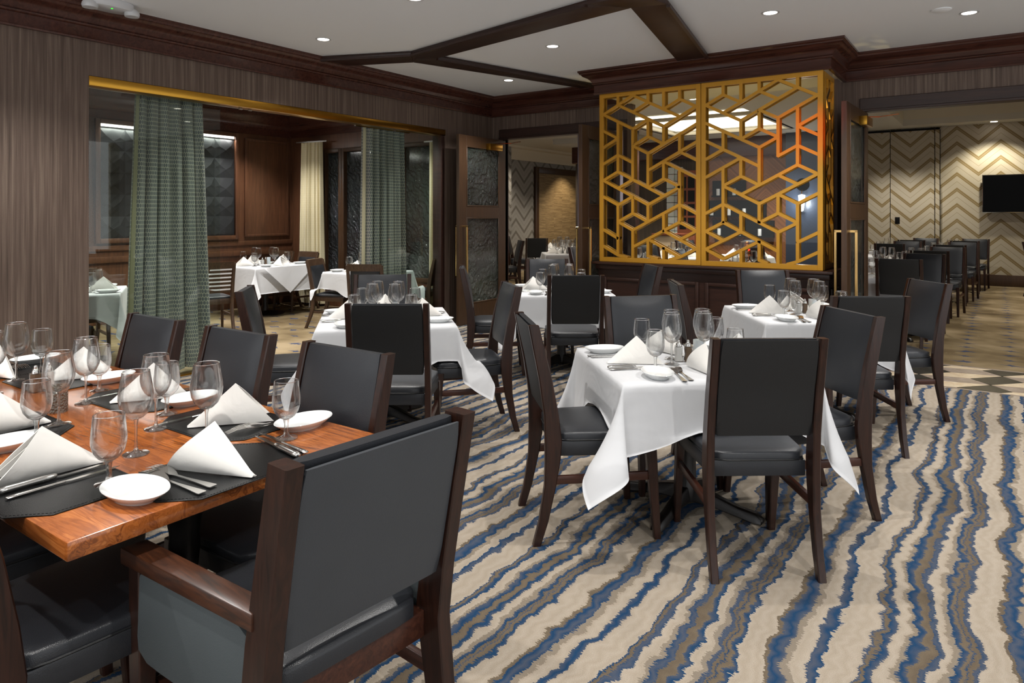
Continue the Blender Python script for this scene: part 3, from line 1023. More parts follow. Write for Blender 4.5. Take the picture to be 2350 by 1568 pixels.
# walls of the dining room
struct(MB().box(XL - .12, XL, -2.2, 2.51, 0, ZC).box(XL - .12, XL, 2.51, 6.73, 2.475, ZC).box(XL - .12, XL, 6.73, YB + .12, 0, ZC), 'wall_left', 'wallpaper_brown', smooth=0)
struct(MB().box(XL, -5.56, YB, YB + .12, 0, ZC).box(-5.56, -3.72, YB, YB + .12, 2.56, ZC).box(-3.72, -3.64, YB, YB + .12, 0, ZC)
       .box(-1.3, -1.12, YB, YB + .12, 0, ZC).box(-1.12, 3.2, YB, YB + .12, 2.56, ZC).box(3.2, 4.6, YB, YB + .12, 0, ZC), 'wall_back', 'wallpaper_brown', smooth=0)
struct(MB().box(XL - .12, 4.6, -2.2, YB + .12, ZC, ZC + .1), 'ceiling', 'ceiling_paint', smooth=0)

# crown moulding of dining room
crown_prof = [(0, 2.74), (.028, 2.74), (.034, 2.752), (.028, 2.764), (.028, 2.84), (.045, 2.846), (.05, 2.858), (.04, 2.868), (.05, 2.88), (.062, 2.90), (.082, 2.918), (.108, 2.93), (.126, 2.94), (.135, 2.955), (.15, 2.96), (.155, 2.975), (.165, 2.98), (.165, 3.0), (0, 3.0)]
BXL, BXR, BY = -3.68, -1.28, 6.93
cr_path = [(XL, -2.2), (XL, YB), (BXL, YB), (BXL, BY), (BXR, BY), (BXR, YB), (4.5, YB)]
struct(sweep(crown_prof, cr_path), 'trim_crown', 'crown_wood', smooth=50)
# soffit closing the top of the screen box
SB = struct(MB().box(BXL, BXR, BY, YB + .12, 2.745, ZC), 'wall_screen_box_head', 'soffit_paint', smooth=0)

# flat ceiling beams
def beam(poly):
    return struct(MB().prism(poly, ZC - .035, ZC), 'ceiling_beam', 'trim_wood', bevel=.006, smooth=30)
J = [W(-.981, 6.784), W(-1.007, 7.146), W(-.739, 6.95)]
beam([(-5.62, 4.62), (-4.70, 4.99), (-4.93, 5.27), (-5.62, 4.99)])
beam([(-4.70, 4.99), (-2.51, 4.55), (-2.28, 4.83), (-4.59, 5.27)])
beam([(-4.93, 5.27), (-4.78, 5.16), (-4.60, 5.26), (-4.02, 7.58), (-4.22, 7.58)])
beam([(-2.51, 4.55), (-2.1, 4.55), (-2.01, 4.9), (-2.28, 4.83)])
beam([(-2.28, 4.83), (-2.01, 4.9), (-2.36, 6.78), (-2.68, 6.78)])
beam([(-4.70, 4.99), (-4.59, 5.27), (-4.60, 5.26), (-4.78, 5.16), (-4.93, 5.27)])

def edge_strip(a, b, w=.03):
    a = Vector((*a, ZC - .045)); b = Vector((*b, ZC - .045))
    return MB().bar(a, b, w, .02).build('ceiling_beam_edge', 'trim_wood', smooth=0)
for a, b in [((-5.6, 4.63), (-4.70, 4.99)), ((-4.70, 4.99), (-2.51, 4.55)), ((-4.60, 5.26), (-4.02, 7.55)), ((-2.01, 4.9), (-2.36, 6.75))]:
    o = edge_strip(a, b); o['kind'] = 'structure'

# downlights seen
def downlight(x, y, z, label, group=None, r=.055):
    t = thing('downlight', (x, y, z), 0, label, 'ceiling light', group)
    MB().lathe([(r, 0), (r + .014, -.001), (r + .015, -.004), (r + .004, -.006), (r - .004, -.002), (r - .004, 0)], 28).build('trim_ring', 'white_plastic', t, smooth=50)
    MB().lathe([(0, -.003), (r - .004, -.003), (r - .004, 0), (0, 0)], 24).build('lens', 'lamp_lens', t, smooth=50)
for (x, y), lb in zip(DL_SEEN, ['round recessed downlight near the crown over the glass wall', 'round recessed downlight in the ceiling panel between the two long beams', 'round recessed downlight in the corner panel above the open double doors',
                                'round recessed downlight in front of the gold screen box, beside the smoke sensor panel', 'round recessed downlight nearest the tiled passage header, past the smoke sensor', 'round recessed downlight cut by the upper edge of the photo']):
    downlight(x, y, ZC, lb, 'recessed downlights of the dining room')
x, y = at(2160, 22, ZC)
tag(MB().lathe([(0, -.012), (.06, -.012), (.07, -.006), (.07, 0), (0, 0)], 28, (x, y, ZC)).build('smoke_sensor', 'ceiling_paint', smooth=50), 'flush round white sensor disc on the ceiling beside a downlight', 'sensor')

# emergency light at the crown
ex, ey = at(258, 22, 2.93)
t = thing('emergency_light', (-5.46, ey, 2.96), 0, 'white twin-head emergency light with a green indicator under the crown', 'emergency light')
b = MB(); rbox(b, -.10, .10, -.17, .17, -.02, .045, e=2.6)
b.build('housing', 'white_plastic', t, smooth=60)
for s in (-1, 1):
    h = MB(); h.lathe([(0, .03), (.03, .028), (.05, .01), (.055, -.01), (.05, -.028), (0, -.03)], 20, (.03, s * .15, -.02))
    h.build('lamp_head', 'white_plastic', t, smooth=60)
MB().lathe([(0, -.024), (.006, -.024), (.006, -.01), (0, -.01)], 10, (.04, 0, 0)).build('indicator', 'green_led', t)

# ---------------------------------------------------------------- glass wall to the private room
t = thing('glass_wall_track', (XL, 4.62, 2.4), 0, 'long brushed brass track along the head of the glass wall', 'track')
MB().box(-.13, .006, -2.11, 2.11, 0, .072).build('rail', 'brass', t, bevel=.002, smooth=30)
for yy in (-.78, -.68, 1.25):
    MB().box(-.06, -.045, yy, yy + .03, -.022, 0).build('stopper', 'steel', t)
t = thing('glass_wall_floor_track', (XL, 3.08, 0), 0, 'brass floor channel holding the frameless glass panel', 'track')
MB().box(-.12, -.02, -.57, .57, 0, .012).build('channel', 'brass', t, bevel=.001, smooth=30)
t = thing('glass_partition', (XL - .06, 3.08, .012), 0, 'frameless clear glass panel in front of the wide dark patterned curtain', 'glass panel')
MB().box(-.005, .005, -.57, .57, 0, 2.388).build('pane', 'pane_glass', t, smooth=0)
t = thing('glass_partition', (XL - .06, 6.11, .012), 0, 'frameless clear glass panel in front of the narrow patterned curtain', 'glass panel')
MB().box(-.005, .005, -.61, .61, 0, 2.388).build('pane', 'pane_glass', t, smooth=0)
tag(MB().box(-5.9, -5.76, 6.66, 6.74, 0, 2.4).build('door_jamb', 'trim_wood', bevel=.004), kind='structure')
bpy.data.objects['door_jamb'].name = 'trim_jamb'

# ---------------------------------------------------------------- double doors
def door_leaf(name, hinge, free, label_side, flip):
    """leaf standing open from its hinge on the back wall into the room, along y"""
    (hx, hy), (fx, fy) = hinge, free
    L = math.hypot(fx - hx, fy - hy)
    t = thing(name, (hx, hy, 0), ang(fx - hx, fy - hy))
    t['kind'] = 'structure'
    th = .045
    fr = MB()
    st_, z0, z1 = .15, .26, 2.27
    m0, m1 = 1.36, 1.50
    fr.box(-th / 2, th / 2, 0, st_, 0.01, 2.404).box(-th / 2, th / 2, L - st_, L, 0.01, 2.404)
    fr.box(-th / 2, th / 2, st_, L - st_, .01, z0).box(-th / 2, th / 2, st_, L - st_, z1, 2.404).box(-th / 2, th / 2, st_, L - st_, m0, m1)
    fr.build('door_frame', 'door_wood', t, bevel=.002, segs=1, smooth=30)
    for a, b in ((z0, m0), (m1, z1)):
        MB().box(-.008, .008, st_, L - st_, a, b).build('glass_pane', 'cast_glass', t, smooth=0)
        for s in (-1, 1):
            m_ = MB()
            frame_boxes(m_, 'x', s * .012, st_, L - st_, a, b, .016, s * .014)
            m_.build('glazing_bead', 'door_wood', t, bevel=.002, segs=1)
    for s in (-1, 1):
        h = MB(); x_ = s * .085
        h.bar((x_, L - .08, .60), (x_, L - .08, 1.26), .022, .022, up=(1, 0, 0))
        h.bar((s * .02, L - .08, .612), (x_ + s * .011, L - .08, .612), .022, .022)
        h.bar((s * .02, L - .08, 1.248), (x_ + s * .011, L - .08, 1.248), .022, .022)
        h.build('pull_handle', 'brass_bright', t, bevel=.002, segs=1, smooth=30)
    cl = MB().box(flip * .022, flip * .09, .16, .44, 2.245, 2.33).build('door_closer', 'brass', t, bevel=.003, smooth=30)
    MB().bar((flip * .06, .3, 2.335), (flip * .12, .02, 2.36), .02, .008).bar((flip * .12, .02, 2.36), (flip * .3, .05, 2.37), .02, .008).build('closer_arm', 'copper', t)
    return t
door_leaf('door_1', (-5.52, 7.70), (-5.52, 6.70), '', -1)
door_leaf('door_2', (-3.80, 7.70), (-3.80, 6.75), '', 1)
door_leaf('door_3', (-1.075, 7.69), (-1.11, 6.70), '', -1)
# headers and jambs
def header(name, x0, x1, jl=True, jr=True):
    mb = MB()
    mb.box(x0 - .05, x1 + .05, YB - .02, YB + .14, 2.43, 2.56)
    mb.box(x0 - .05, x1 + .05, YB - .035, YB - .02, 2.425, 2.45)
    if jl: mb.box(x0 - .05, x0, YB - .02, YB + .14, 0, 2.43)
    if jr: mb.box(x1, x1 + .05, YB - .02, YB + .14, 0, 2.43)
    struct(mb, name, 'trim_wood', bevel=.004, segs=1, smooth=30)
header('trim_door_head', -5.56, -3.74)
header('trim_passage_head', -1.08, 3.0)

# ---------------------------------------------------------------- screen box: cabinet, sill and gold lattice
t = thing('screen_cabinet', ((BXL + BXR) / 2, BY, 0), 0, 'low dark panelled cabinet under the gold lattice screen', 'cabinet')
hw = (BXR - BXL) / 2
MB().box(-hw, hw, .03, .60, 0, .82).build('carcass', 'cabinet_wood', t, smooth=0)
MB().box(-hw - .05, hw + .05, -.06, .66, .845, .872).build('worktop', 'cabinet_wood', t, bevel=.004, smooth=30)
MB().box(-hw - .02, hw + .02, -.02, .62, .79, .845).build('frieze', 'cabinet_wood', t, bevel=.01, segs=3, smooth=40)
MB().box(-hw - .01, hw + .01, .0, .62, 0, .1).build('plinth', 'cabinet_wood', t, bevel=.004, smooth=30)
for k in range(4):
    x0 = -hw + .07 + k * (2 * hw - .08) / 4; x1 = x0 + (2 * hw - .08) / 4 - .07
    m_ = MB(); frame_boxes(m_, 'y', .03, x0, x1, .17, .70, .035, -.018)
    m_.build('raised_panel', 'cabinet_wood', t, bevel=.006, smooth=40)
m_ = MB(); frame_boxes(m_, 'x', hw, .1, .5, .17, .70, .035, .018); m_.build('raised_panel', 'cabinet_wood', t, bevel=.006, smooth=40)

P1 = """1,-.3-1,1 0,2-2,0 1,1-4,4 0,2-2,4 2,0-5,3 2,2-3,1 3,-.3-3,1 4,-.3-4,2 5,-.3-5,1 4,2-5,1 5,1-6,2 6,2-4,4 2,4-3,3 3,3-3,5 4,4-4,6 2,4-2,10 1,3-1,9 0,4-1,5 1,5-0,6 1,7-0,8 1,7-2,8
2,6-3,5 3,5-4,6 2,6-3,7 3,7-6,4 3,7-3,11 5,5-5,7 5,7-6,8 3,9-6,6 4,8-6,10 3,9-4,8 4,8-4,10 3,11-4,10 4,10-5,11 5,9-5,15 0,10-1,9 1,9-4,12 0,10-3,13 1,11-2,10 3,13-5,11 0,12-1,13 1,13-2,12
1,13-1,19 2,12-2,14 3,13-3,15 1,15-2,14 2,14-3,15 1,15-2,16 2,16-5,13 5,13-6,14 4,14-4,16 4,16-5,15 5,15-6,16 2,18-4,16 0,16-1,17 0,18-1,19 1,19-1.6,19.6 2,16-2,19.6 3,17-5,19 4,16-6,18 5,17-6,16 5,19-6,18 3,17-3,19 3,19-3.6,19.6 4,18-4,19.6 5,19-4.4,19.6"""
P2 = """0,2-1,1 1,-.3-1,1 1,1-2,2 0,2-2,4 1,3-4,0 2,-.3-2,2 3,-.3-3,1 3,1-4,2 2,4-5,1 4,0-6,2 5,-.3-5,1 6,2-4,4 3,3-4,4 2,4-2,6 3,3-3,5 4,4-4,8 5,3-5,9 2,6-3,5 3,5-4,6 4,6-3,7 0,4-3,7 1,5-1,7 3,7-3,11
0,6-3,9 0,8-1,7 0,10-2,8 2,8-2,10 2,10-3,11 1,11-2,10 1,9-1,15 2,12-5,9 1,11-3,13 4,10-5,11 5,9-6,10 6,10-3,13 4,12-5,13 5,13-6,12 4,12-4,14 3,13-3,15 5,13-5,17 3,15-4,14 4,14-5,15 4,16-5,15 0,14-1,13 1,13-4,16
2,14-2,16 0,16-1,15 1,15-4,18 0,16-1,17 0,18-2,16 0,18-1,19 1,19-3,17 2,18-2,19.6 3,17-3,19 3,19-3.4,19.6 4,16-4,19.6 5,17-6,16 5,17-5,19 5,19-6,18 5,19-4.5,19.6 5,5-6,4 5,5-6,6 4,8-5,7 5,7-6,8"""
def segs(txt):
    out = []
    for w_ in txt.split():
        # a,b-c,d with possible negative numbers
        import re
        n_ = re.findall(r'-?\d*\.?\d+', w_.replace('-', ' ', 0))
        a, b = w_.split(',')[0], None
        m_ = re.match(r'(-?[\d.]+),(-?[\d.]+)-(-?[\d.]+),(-?[\d.]+)$', w_)
        out.append(tuple(float(k) for k in m_.groups()))
    return out
LZ0, LZ1 = .875, 2.745
def screen(name, x0, x1, y, pat, label, cols=6, axis='x', mid=False, layers=((0, .03), (.075, .02))):
    """gold lattice panel: a border and mitred bars, front layer and a thinner rear layer with glass between"""
    t = thing(name, (x0 if axis == 'x' else y, y if axis == 'x' else x0, 0), 0 if axis == 'x' else PI / 2, label, 'lattice screen')
    w_ = x1 - x0
    bd = .048
    iw = (w_ - 2 * bd) / cols
    iz1, iz0 = LZ1 - bd, LZ0 + bd
    hr = (iz1 - iz0) / 19.3
    nb_ = 0
    def pt(c, r):
        return (min(max(bd + c * iw, bd), w_ - bd), min(max(iz1 - r * hr, iz0), iz1))
    for off, th in layers:
        nm = 'lattice_frame' if off == 0 else 'rear_lattice_frame'
        for q in ((0, bd, LZ0, LZ1), (w_ - bd, w_, LZ0, LZ1), (bd, w_ - bd, LZ0, iz0), (bd, w_ - bd, iz1, LZ1)):
            MB().box(q[0], q[1], off, off + th, q[2], q[3]).build(nm, 'lattice_gold', t, bevel=.0012 if off == 0 else 0, segs=1, smooth=0)
        for (c0, r0, c1, r1) in pat:
            a, b = pt(c0, r0), pt(c1, r1)
            dx, dz = b[0] - a[0], b[1] - a[1]
            L = math.hypot(dx, dz)
            if L < .02: continue
            # run a little into the joints
            ex_ = .008
            ux, uz = dx / L, dz / L
            a2 = (a[0] - ux * ex_, off + th / 2, a[1] - uz * ex_); b2 = (b[0] + ux * ex_, off + th / 2, b[1] + uz * ex_)
            nb_ += 1
            MB().bar(a2, b2, .03, th - .0006 - .0007 * (nb_ % 6), up=(0, 1, 0)).build('lattice_bar' if off == 0 else 'rear_lattice_bar', 'lattice_gold', t, smooth=0)
    MB().box(.02, w_ - .02, .055, .061, LZ0 + .02, LZ1 - .02).build('glass_pane', 'screen_glass', t, smooth=0)
    return t
xm = (-3.655 - 1.325) / 2
screen('gold_lattice_screen', -3.655, xm - .003, BY + .0, segs(P1), 'gold geometric lattice screen panel next to the open door leaf')
screen('gold_lattice_screen', xm + .003, -1.325, BY + .0, segs(P2), 'gold geometric lattice screen panel at the corner of the box, lit orange-red')
ps = [s for s in segs(P1) if max(s[0], s[2]) <= 3]
screen('gold_lattice_side_screen', BY + .10, BY + .55, -1.325, ps, 'narrow gold lattice screen on the short side of the box facing the passage', cols=3, axis='y', layers=((0, .03),))
struct(MB().box(-1.42, -1.30, BY + .56, YB, .87, 2.745), 'wall_screen_pier', 'wallpaper_brown', smooth=0)

# ---------------------------------------------------------------- private room beyond the glass
XW, YW = -9.3, 7.1
struct(MB().box(XW - .1, XW, -1, YW + .1, 0, 2.95), 'wall_private_room_side', 'panel_wood', smooth=0)
struct(MB().box(XW, XL - .12, -1.1, -1, 0, 2.95), 'wall_private_room_near', 'panel_wood', smooth=0)
struct(MB().box(XW - .1, XL - .12, -1, YW + .1, 2.95, 3.05), 'ceiling_private_room', 'ceiling_paint', smooth=0)
struct(sweep([(0, 2.62), (.03, 2.62), (.03, 2.72), (.05, 2.73), (.07, 2.80), (.13, 2.86), (.15, 2.90), (.17, 2.95), (0, 2.95)], [(XW, -1), (XW, YW), (XL - .12, YW)]), 'trim_private_room_crown', 'crown_wood', smooth=50)
st_ = MB()
st_.box(XW, XW + .02, -1, YW, 0, .16).box(XW, XW + .03, -1, YW, .78, .86).box(XW, XW + .02, -1, YW, .93, 1.0)
struct(st_, 'baseboard_private_room', 'panel_wood', bevel=.004, smooth=30)
# lit relief panels
for k, (ya, yb) in enumerate([(1.95, 3.98), (4.18, 6.07)]):
    t = thing('relief_wall_panel', (XW, ya, 0), 0, ['cove-lit black faceted relief panel partly hidden at the glass edge', 'cove-lit black faceted relief panel behind the wide curtain'][k], 'wall panel', 'cove-lit relief panels')
    z0, z1 = 1.09, 2.55
    m_ = MB(); frame_boxes(m_, 'x', 0, -.06, yb - ya + .06, z0 - .06, z1 + .06, .06, .05)
    m_.build('panel_frame', 'panel_wood', t, bevel=.006, smooth=40)
    MB().box(.0, .004, 0, yb - ya, z0, z1).build('backing', 'dark_relief', t, smooth=0)
    nt = 6; tw = (yb - ya) / nt; nzt = 5; thh = (z1 - z0 - .05) / nzt
    mb = MB()
    # one tile: folded star of facets
    A = [(.004, 0, 0), (.004, tw, 0), (.004, tw, thh), (.004, 0, thh), (.04, tw * .5, thh * .42), (.012, tw * .5, 0), (.012, tw * .5, thh), (.03, tw * .22, thh * .6), (.03, tw * .78, thh * .66), (.008, 0, thh * .5), (.008, tw, thh * .5)]
    Fs = [(0, 5, 4), (5, 1, 4), (1, 10, 4), (10, 8, 4), (10, 2, 8), (2, 6, 8), (8, 6, 4), (6, 7, 4), (6, 3, 7), (3, 9, 7), (9, 4, 7), (9, 0, 4)]
    mb.add(A, Fs)
    me = mb.mesh('relief_tile', 'dark_relief', smooth=0)
    B = [(x_, tw - y_, z_) for x_, y_, z_ in A]
    mb2 = MB(); mb2.add(B, [tuple(reversed(f_)) for f_ in Fs]); me2 = mb2.mesh('relief_tile', 'dark_relief', smooth=0)
    for i in range(nt):
        for j in range(nzt):
            inst('relief_tile', me if (i + j) % 2 else me2, t, (0, i * tw, z0 + j * thh))
    MB().box(.004, .02, .01, yb - ya - .01, z1 - .03, z1).build('led_strip', 'led_strip', t, smooth=0)
    area(XW + .045, (ya + yb) / 2, z1 - .04, .05, yb - ya - .05, 11, (0, math.radians(-12), 0), (1, .97, .92))
t = thing('wood_wall_panel', (XW, 6.27, 0), 0, 'flat brown framed wall panel next to the cream curtain', 'wall panel')
m_ = MB(); frame_boxes(m_, 'x', 0, -.03, .76, 1.06, 2.55, .04, .03); m_.build('panel_frame', 'panel_wood', t, bevel=.006, smooth=40)
MB().box(0, .008, 0, .72, 1.09, 2.52).build('panel_field', 'panel_wood', t)
# window wall
struct(MB().box(XW, -8.5, YW, YW + .12, 0, 2.95).box(-8.5, -6.15, YW, YW + .12, 0, .5).box(-8.5, -6.15, YW, YW + .12, 2.36, 2.95).box(-6.15, XL - .12, YW, YW + .12, 0, 2.95), 'wall_private_room_window', 'panel_wood', smooth=0)
for k, (xa, xb, mm) in enumerate([(-8.47, -8.17, 'cast_glass_blue'), (-8.05, -6.95, 'cast_glass_blue'), (-6.83, -6.18, 'cast_glass')]):
    t = thing('window_%d' % (k + 1), (xa, YW, 0)); t['kind'] = 'structure'
    m_ = MB(); frame_boxes(m_, 'y', 0.06, -.06, xb - xa + .06, .46, 2.40, .06, -.08)
    m_.build('window_frame', 'door_wood', t, bevel=.004, smooth=30)
    MB().box(0, xb - xa, .05, .062, .52, 2.34).build('window_pane', mm, t, smooth=0)
# sconce-like blue glow outside is only a reflection; curtains
def curtain(name, p0, p1, z0, z1, folds, amp, mat, label, flare=.0, edge=None, nu=96, seed=1):
    rnd = random.Random(seed)
    ph = [rnd.random() * 6 for _ in range(4)]
    a, b = Vector((*p0, 0)), Vector((*p1, 0))
    d = (b - a); L = d.length; d.normalize(); n_ = Vector((-d.y, d.x, 0))
    cx, cy = (p0[0] + p1[0]) / 2, (p0[1] + p1[1]) / 2
    t = thing(name, (cx, cy, 0), 0, label, 'curtain')
    def fn(i, j):
        z = z1 + (z0 - z1) * j
        fl = 1 + flare * j
        u_ = (i - .5) * L * fl
        w_ = amp * (math.sin(2 * PI * folds * i + ph[0] + .5 * math.sin(5 * i + ph[1])) * (.75 + .25 * math.sin(9 * i + ph[2])) + .25 * math.sin(2 * PI * folds * 2.3 * i + ph[3] + j))
        w_ *= .8 + .5 * j
        p = d * (u_ + .25 * amp * math.cos(2 * PI * folds * i + ph[0])) + n_ * w_
        return (p.x, p.y, z)
    stretch = 1.9
    mb = MB().grid(fn, nu, 14, lambda i, j: (i * L * stretch * S, (z1 + (z0 - z1) * j) * S))
    mb.build('cloth', mat, t, smooth=80)
    if edge:
        e = MB().grid(lambda i, j: fn(edge[0] + (edge[1] - edge[0]) * i, j), 6, 14, lambda i, j: (i * .1, j * 2))
        e.v = [(x_ + n_.x * -.006, y_ + n_.y * -.006, z_) for x_, y_, z_ in e.v]
        e.build('lining', 'curtain_lining', t, smooth=80)
    tr = MB().bar((a.x - cx - d.x * .1, a.y - cy - d.y * .1, z1 + .012), (b.x - cx + d.x * .1, b.y - cy + d.y * .1, z1 + .012), .03, .02)
    tr.build('curtain_track', 'steel', t)
    return t
curtain('curtain', (-5.98, 2.96), (-5.98, 3.56), .02, 2.44, 6, .035, 'curtain_sheer', 'wide dark oval-patterned sheer curtain gathered behind the glass panel', .30, edge=(.06, .10), seed=2)
curtain('curtain', (-5.97, 5.52), (-5.97, 6.2), .02, 2.40, 6, .035, 'curtain_sheer', 'narrower dark oval-patterned curtain beside the textured window', .12, edge=(.02, .1), seed=5)
curtain('curtain', (-8.82, 6.92), (-8.42, 6.98), .04, 2.5, 6, .04, 'curtain_cream', 'cream lined curtain hanging beside the brown wall panel', .22, seed=7)
curtain('curtain', (-6.2, 6.95), (-6.02, 6.95), .04, 2.36, 2, .03, 'curtain_cream', 'narrow cream curtain edge at the jamb of the textured window', .1, nu=30, seed=9)

# ---------------------------------------------------------------- room beyond the open double doors
struct(MB().box(-9.8, -9.7, YB + .12, 20, 0, 3.3), 'wall_far_room_side', 'chevron_grey', smooth=0)
struct(MB().box(-9.8, -3.8, 19, 19.1, 0, 3.3), 'wall_far_room_end', 'chevron_grey', smooth=0)
struct(MB().box(-9.8, -2.5, YB + .12, 20, 3.05, 3.15), 'ceiling_far_room', 'soffit_paint', smooth=0)
struct(sweep([(0, 2.74), (.04, 2.74), (.05, 2.82), (.16, 2.9), (.2, 2.98), (.3, 3.0), (.32, 3.05), (0, 3.05)], [(-9.7, YB + .12), (-9.7, 19)]), 'trim_far_room_crown', 'cream_paint', smooth=50)
t = thing('framed_veneer_panel', (-9.7, 14.95, 0), 0, 'large dark-framed wall panel of stacked wood strips seen through the open doors', 'wall panel')
m_ = MB(); frame_boxes(m_, 'x', 0, -.12, 3.2, .2, 2.62, .16, .06); m_.build('panel_frame', 'door_wood', t, bevel=.01, smooth=40)
MB().box(0, .02, .04, 3.04, .36, 2.46).build('veneer', 'strip_veneer', t, smooth=0)
spot(-9.0, 16.2, 3.0, 150, ang=100, col=(1, .85, .62))
struct(MB().box(-9.7, -9.4, 13.1, 13.4, 0, 3.05), 'wall_far_room_pier', 'chevron_grey', smooth=0)

# ---------------------------------------------------------------- bar area behind the gold screen
struct(MB().box(-5.62, -5.42, 9.9, 11.5, 0, 3.05), 'wall_bar_divider', 'wallpaper_lavender', smooth=0)
struct(MB().box(-5.66, -5.38, 11.5, 11.75, 0, 3.05), 'trim_bar_pillar', 'trim_wood', smooth=0)
struct(MB().box(-8, -5.0, 14.0, 14.15, 0, 3.05), 'wall_bar_back', 'wallpaper_dark', smooth=0)
struct(MB().box(-5.0, -3.25, 14.0, 14.15, 0, 3.05), 'wall_bar_feature', 'bar_chevron', smooth=0)
struct(MB().box(-3.25, -2.36, 13.6, 14.15, 0, 3.05), 'wall_bar_tile', 'slate_tile', smooth=0)
for k in range(5):
    ya_, yb_ = YB + .12 + k * 1.27, YB + .12 + (k + 1) * 1.27
    xa_, xb_ = -1.22 - .173 * k * 1.27, -1.22 - .173 * (k + 1) * 1.27
    struct(MB().prism([(xa_ - .03, ya_), (xa_, ya_), (xb_, yb_), (xb_ - .03, yb_)], 0, 3.3), 'wall_bar_side_%d' % (k + 1), 'panel_wood', smooth=0)
struct(MB().box(-8, -3.25, 13.8, 14.0, 2.55, 3.05), 'trim_bar_crown', 'crown_wood', bevel=.03, smooth=40)
# tray ceiling with lit cove over the bar
tr = MB()
X0, X1, Y0, Y1 = -5.2, -3.0, 9.6, 13.0
struct(MB().prism([(-5.6, YB + .12), (-1.24, YB + .12), (-1.5, 9.6), (-5.6, 9.6)], 2.93, 3.05).box(-8, -2.2, 13.0, 14, 2.93, 3.05).prism([(-3.0, 9.6), (-1.5, 9.6), (-2.1, 13), (-3.0, 13)], 2.93, 3.05).box(-5.6, -5.2, 9.6, 13, 2.93, 3.05), 'ceiling_bar_soffit', 'soffit_paint', smooth=0)
t = thing('cove_light', (0, 0, 0), 0, 'white glowing tray of light in the ceiling over the bar', 'cove light')
MB().box(-5.15, -3.05, 10.9, 12.95, 3.02, 3.045).build('diffuser', 'cove_glow', t, smooth=0)
m_ = MB()
for (a_, b_) in (((-5.2, 10.8), (-3.0, 10.8)), ((-3.0, 10.8), (-3.0, 13.0)), ((-3.0, 13.0), (-5.2, 13.0)), ((-5.2, 13.0), (-5.2, 10.8))):
    m_.bar((*a_, 2.955), (*b_, 2.955), .12, .05)
m_.build('ledge', 'cream_paint', t, bevel=.01)
for k, (x_, y_) in enumerate([(-4.4, 8.6), (-3.3, 8.9), (-3.6, 10.2)]):
    downlight(x_, y_, 2.93 if y_ < 9.6 else 3.05, 'downlight seen through the gold lattice, ' + ['beside the divider wall', 'over the front bar tables', 'in front of the glowing tray'][k], 'bar downlights')
# wine unit, cabinets
t = thing('wine_cabinet', (-5.43, 13.73, 0), 0, 'reddish wood wine cabinet with dark cubby holes seen through the lattice', 'cabinet')
MB().box(0, .42, 0, .25, 0, 2.3).build('carcass', 'wine_shelf', t)
for k in range(4):
    MB().box(.05, .19, -.012, .0, 1.1 + k * .28, 1.33 + k * .28).box(.23, .37, -.012, .0, 1.1 + k * .28, 1.33 + k * .28).build('cubby_opening', 'black', t)
MB().box(.04, .38, -.02, 0, .1, .95).build('door', 'wine_shelf', t, bevel=.01)
t = thing('window_4', (-5.75, 13.93, 0)); t['kind'] = 'structure'
for k in range(10):
    MB().box(0, .17, 0, .05, .9 + k * .15, 1.04 + k * .15).box(.18, .35, 0, .05, .9 + k * .15, 1.04 + k * .15).build('glass_block', 'frosted', t, bevel=.008)
# black niche shelves with candles
t = thing('niche_shelf', (-4.85, 13.85, 0), 0, 'black recessed shelf unit on the herringbone wood bar wall', 'shelf')
for k, (xa, xb, za) in enumerate([(.1, .75, 1.78), (0, 1.15, 1.38), (.1, 1.3, .98)]):
    MB().box(xa, xb, .05, .15, za, za + .30).build('niche', 'black', t)
    MB().box(xa, xb, -.02, .15, za - .03, za).build('ledge', 'black', t)
def candle(x_, y_, z_, lb):
    o = MB().lathe([(0, 0), (.035, 0), (.035, .13), (.031, .135), (0, .132)], 14, (0, 0, 0)).build('pillar_candle', 'ceramic_candle', smooth=40)
    place(o, (x_, y_, z_), 0)
    return tag(o, 'white pillar candle on the ' + lb + ' of the bar wall', 'candle', 'pillar candles on the bar wall')
MB_ledge = MB()
k = 0
for (x_, z_, lb) in [(-4.62, 1.78, 'upper ledge, divider end'), (-4.3, 1.78, 'upper ledge, inner end'), (-4.75, 1.38, 'middle ledge, divider end'), (-4.4, 1.38, 'middle ledge, second from divider'), (-4.1, 1.38, 'middle ledge, third from divider'), (-3.8, 1.38, 'middle ledge, sconce end'), (-4.6, .98, 'lowest ledge, divider end'), (-4.2, .98, 'lowest ledge, centre'), (-3.8, .98, 'lowest ledge, sconce end')]:
    candle(x_, 13.86, z_, lb)
# wall sconce on slate
t = thing('wall_sconce', (-2.95, 13.6, 0), 0, 'brass disc wall sconce with a bright white glass on the slate-tiled wall', 'wall lamp')
MB().add([], []).lathe([(0, -.012), (.12, -.012), (.12, 0), (0, 0)], 28).build('disc', 'brass', t, smooth=40, loc=(0, 0, 1.95)).rotation_euler = (PI / 2, 0, 0)
MB().tube([(0, -.01, 1.85), (0, -.08, 1.83), (0, -.08, 1.75)], .008, 8).build('arm', 'brass', t)
MB().lathe([(0, 1.45), (.03, 1.47), (.05, 1.6), (.06, 1.75), (0, 1.77)], 16, (0, -.08, 0)).build('glass_shade', 'sconce_glow', t, smooth=50)
point(-2.95, 13.35, 1.6, 16, (.92, .97, 1))
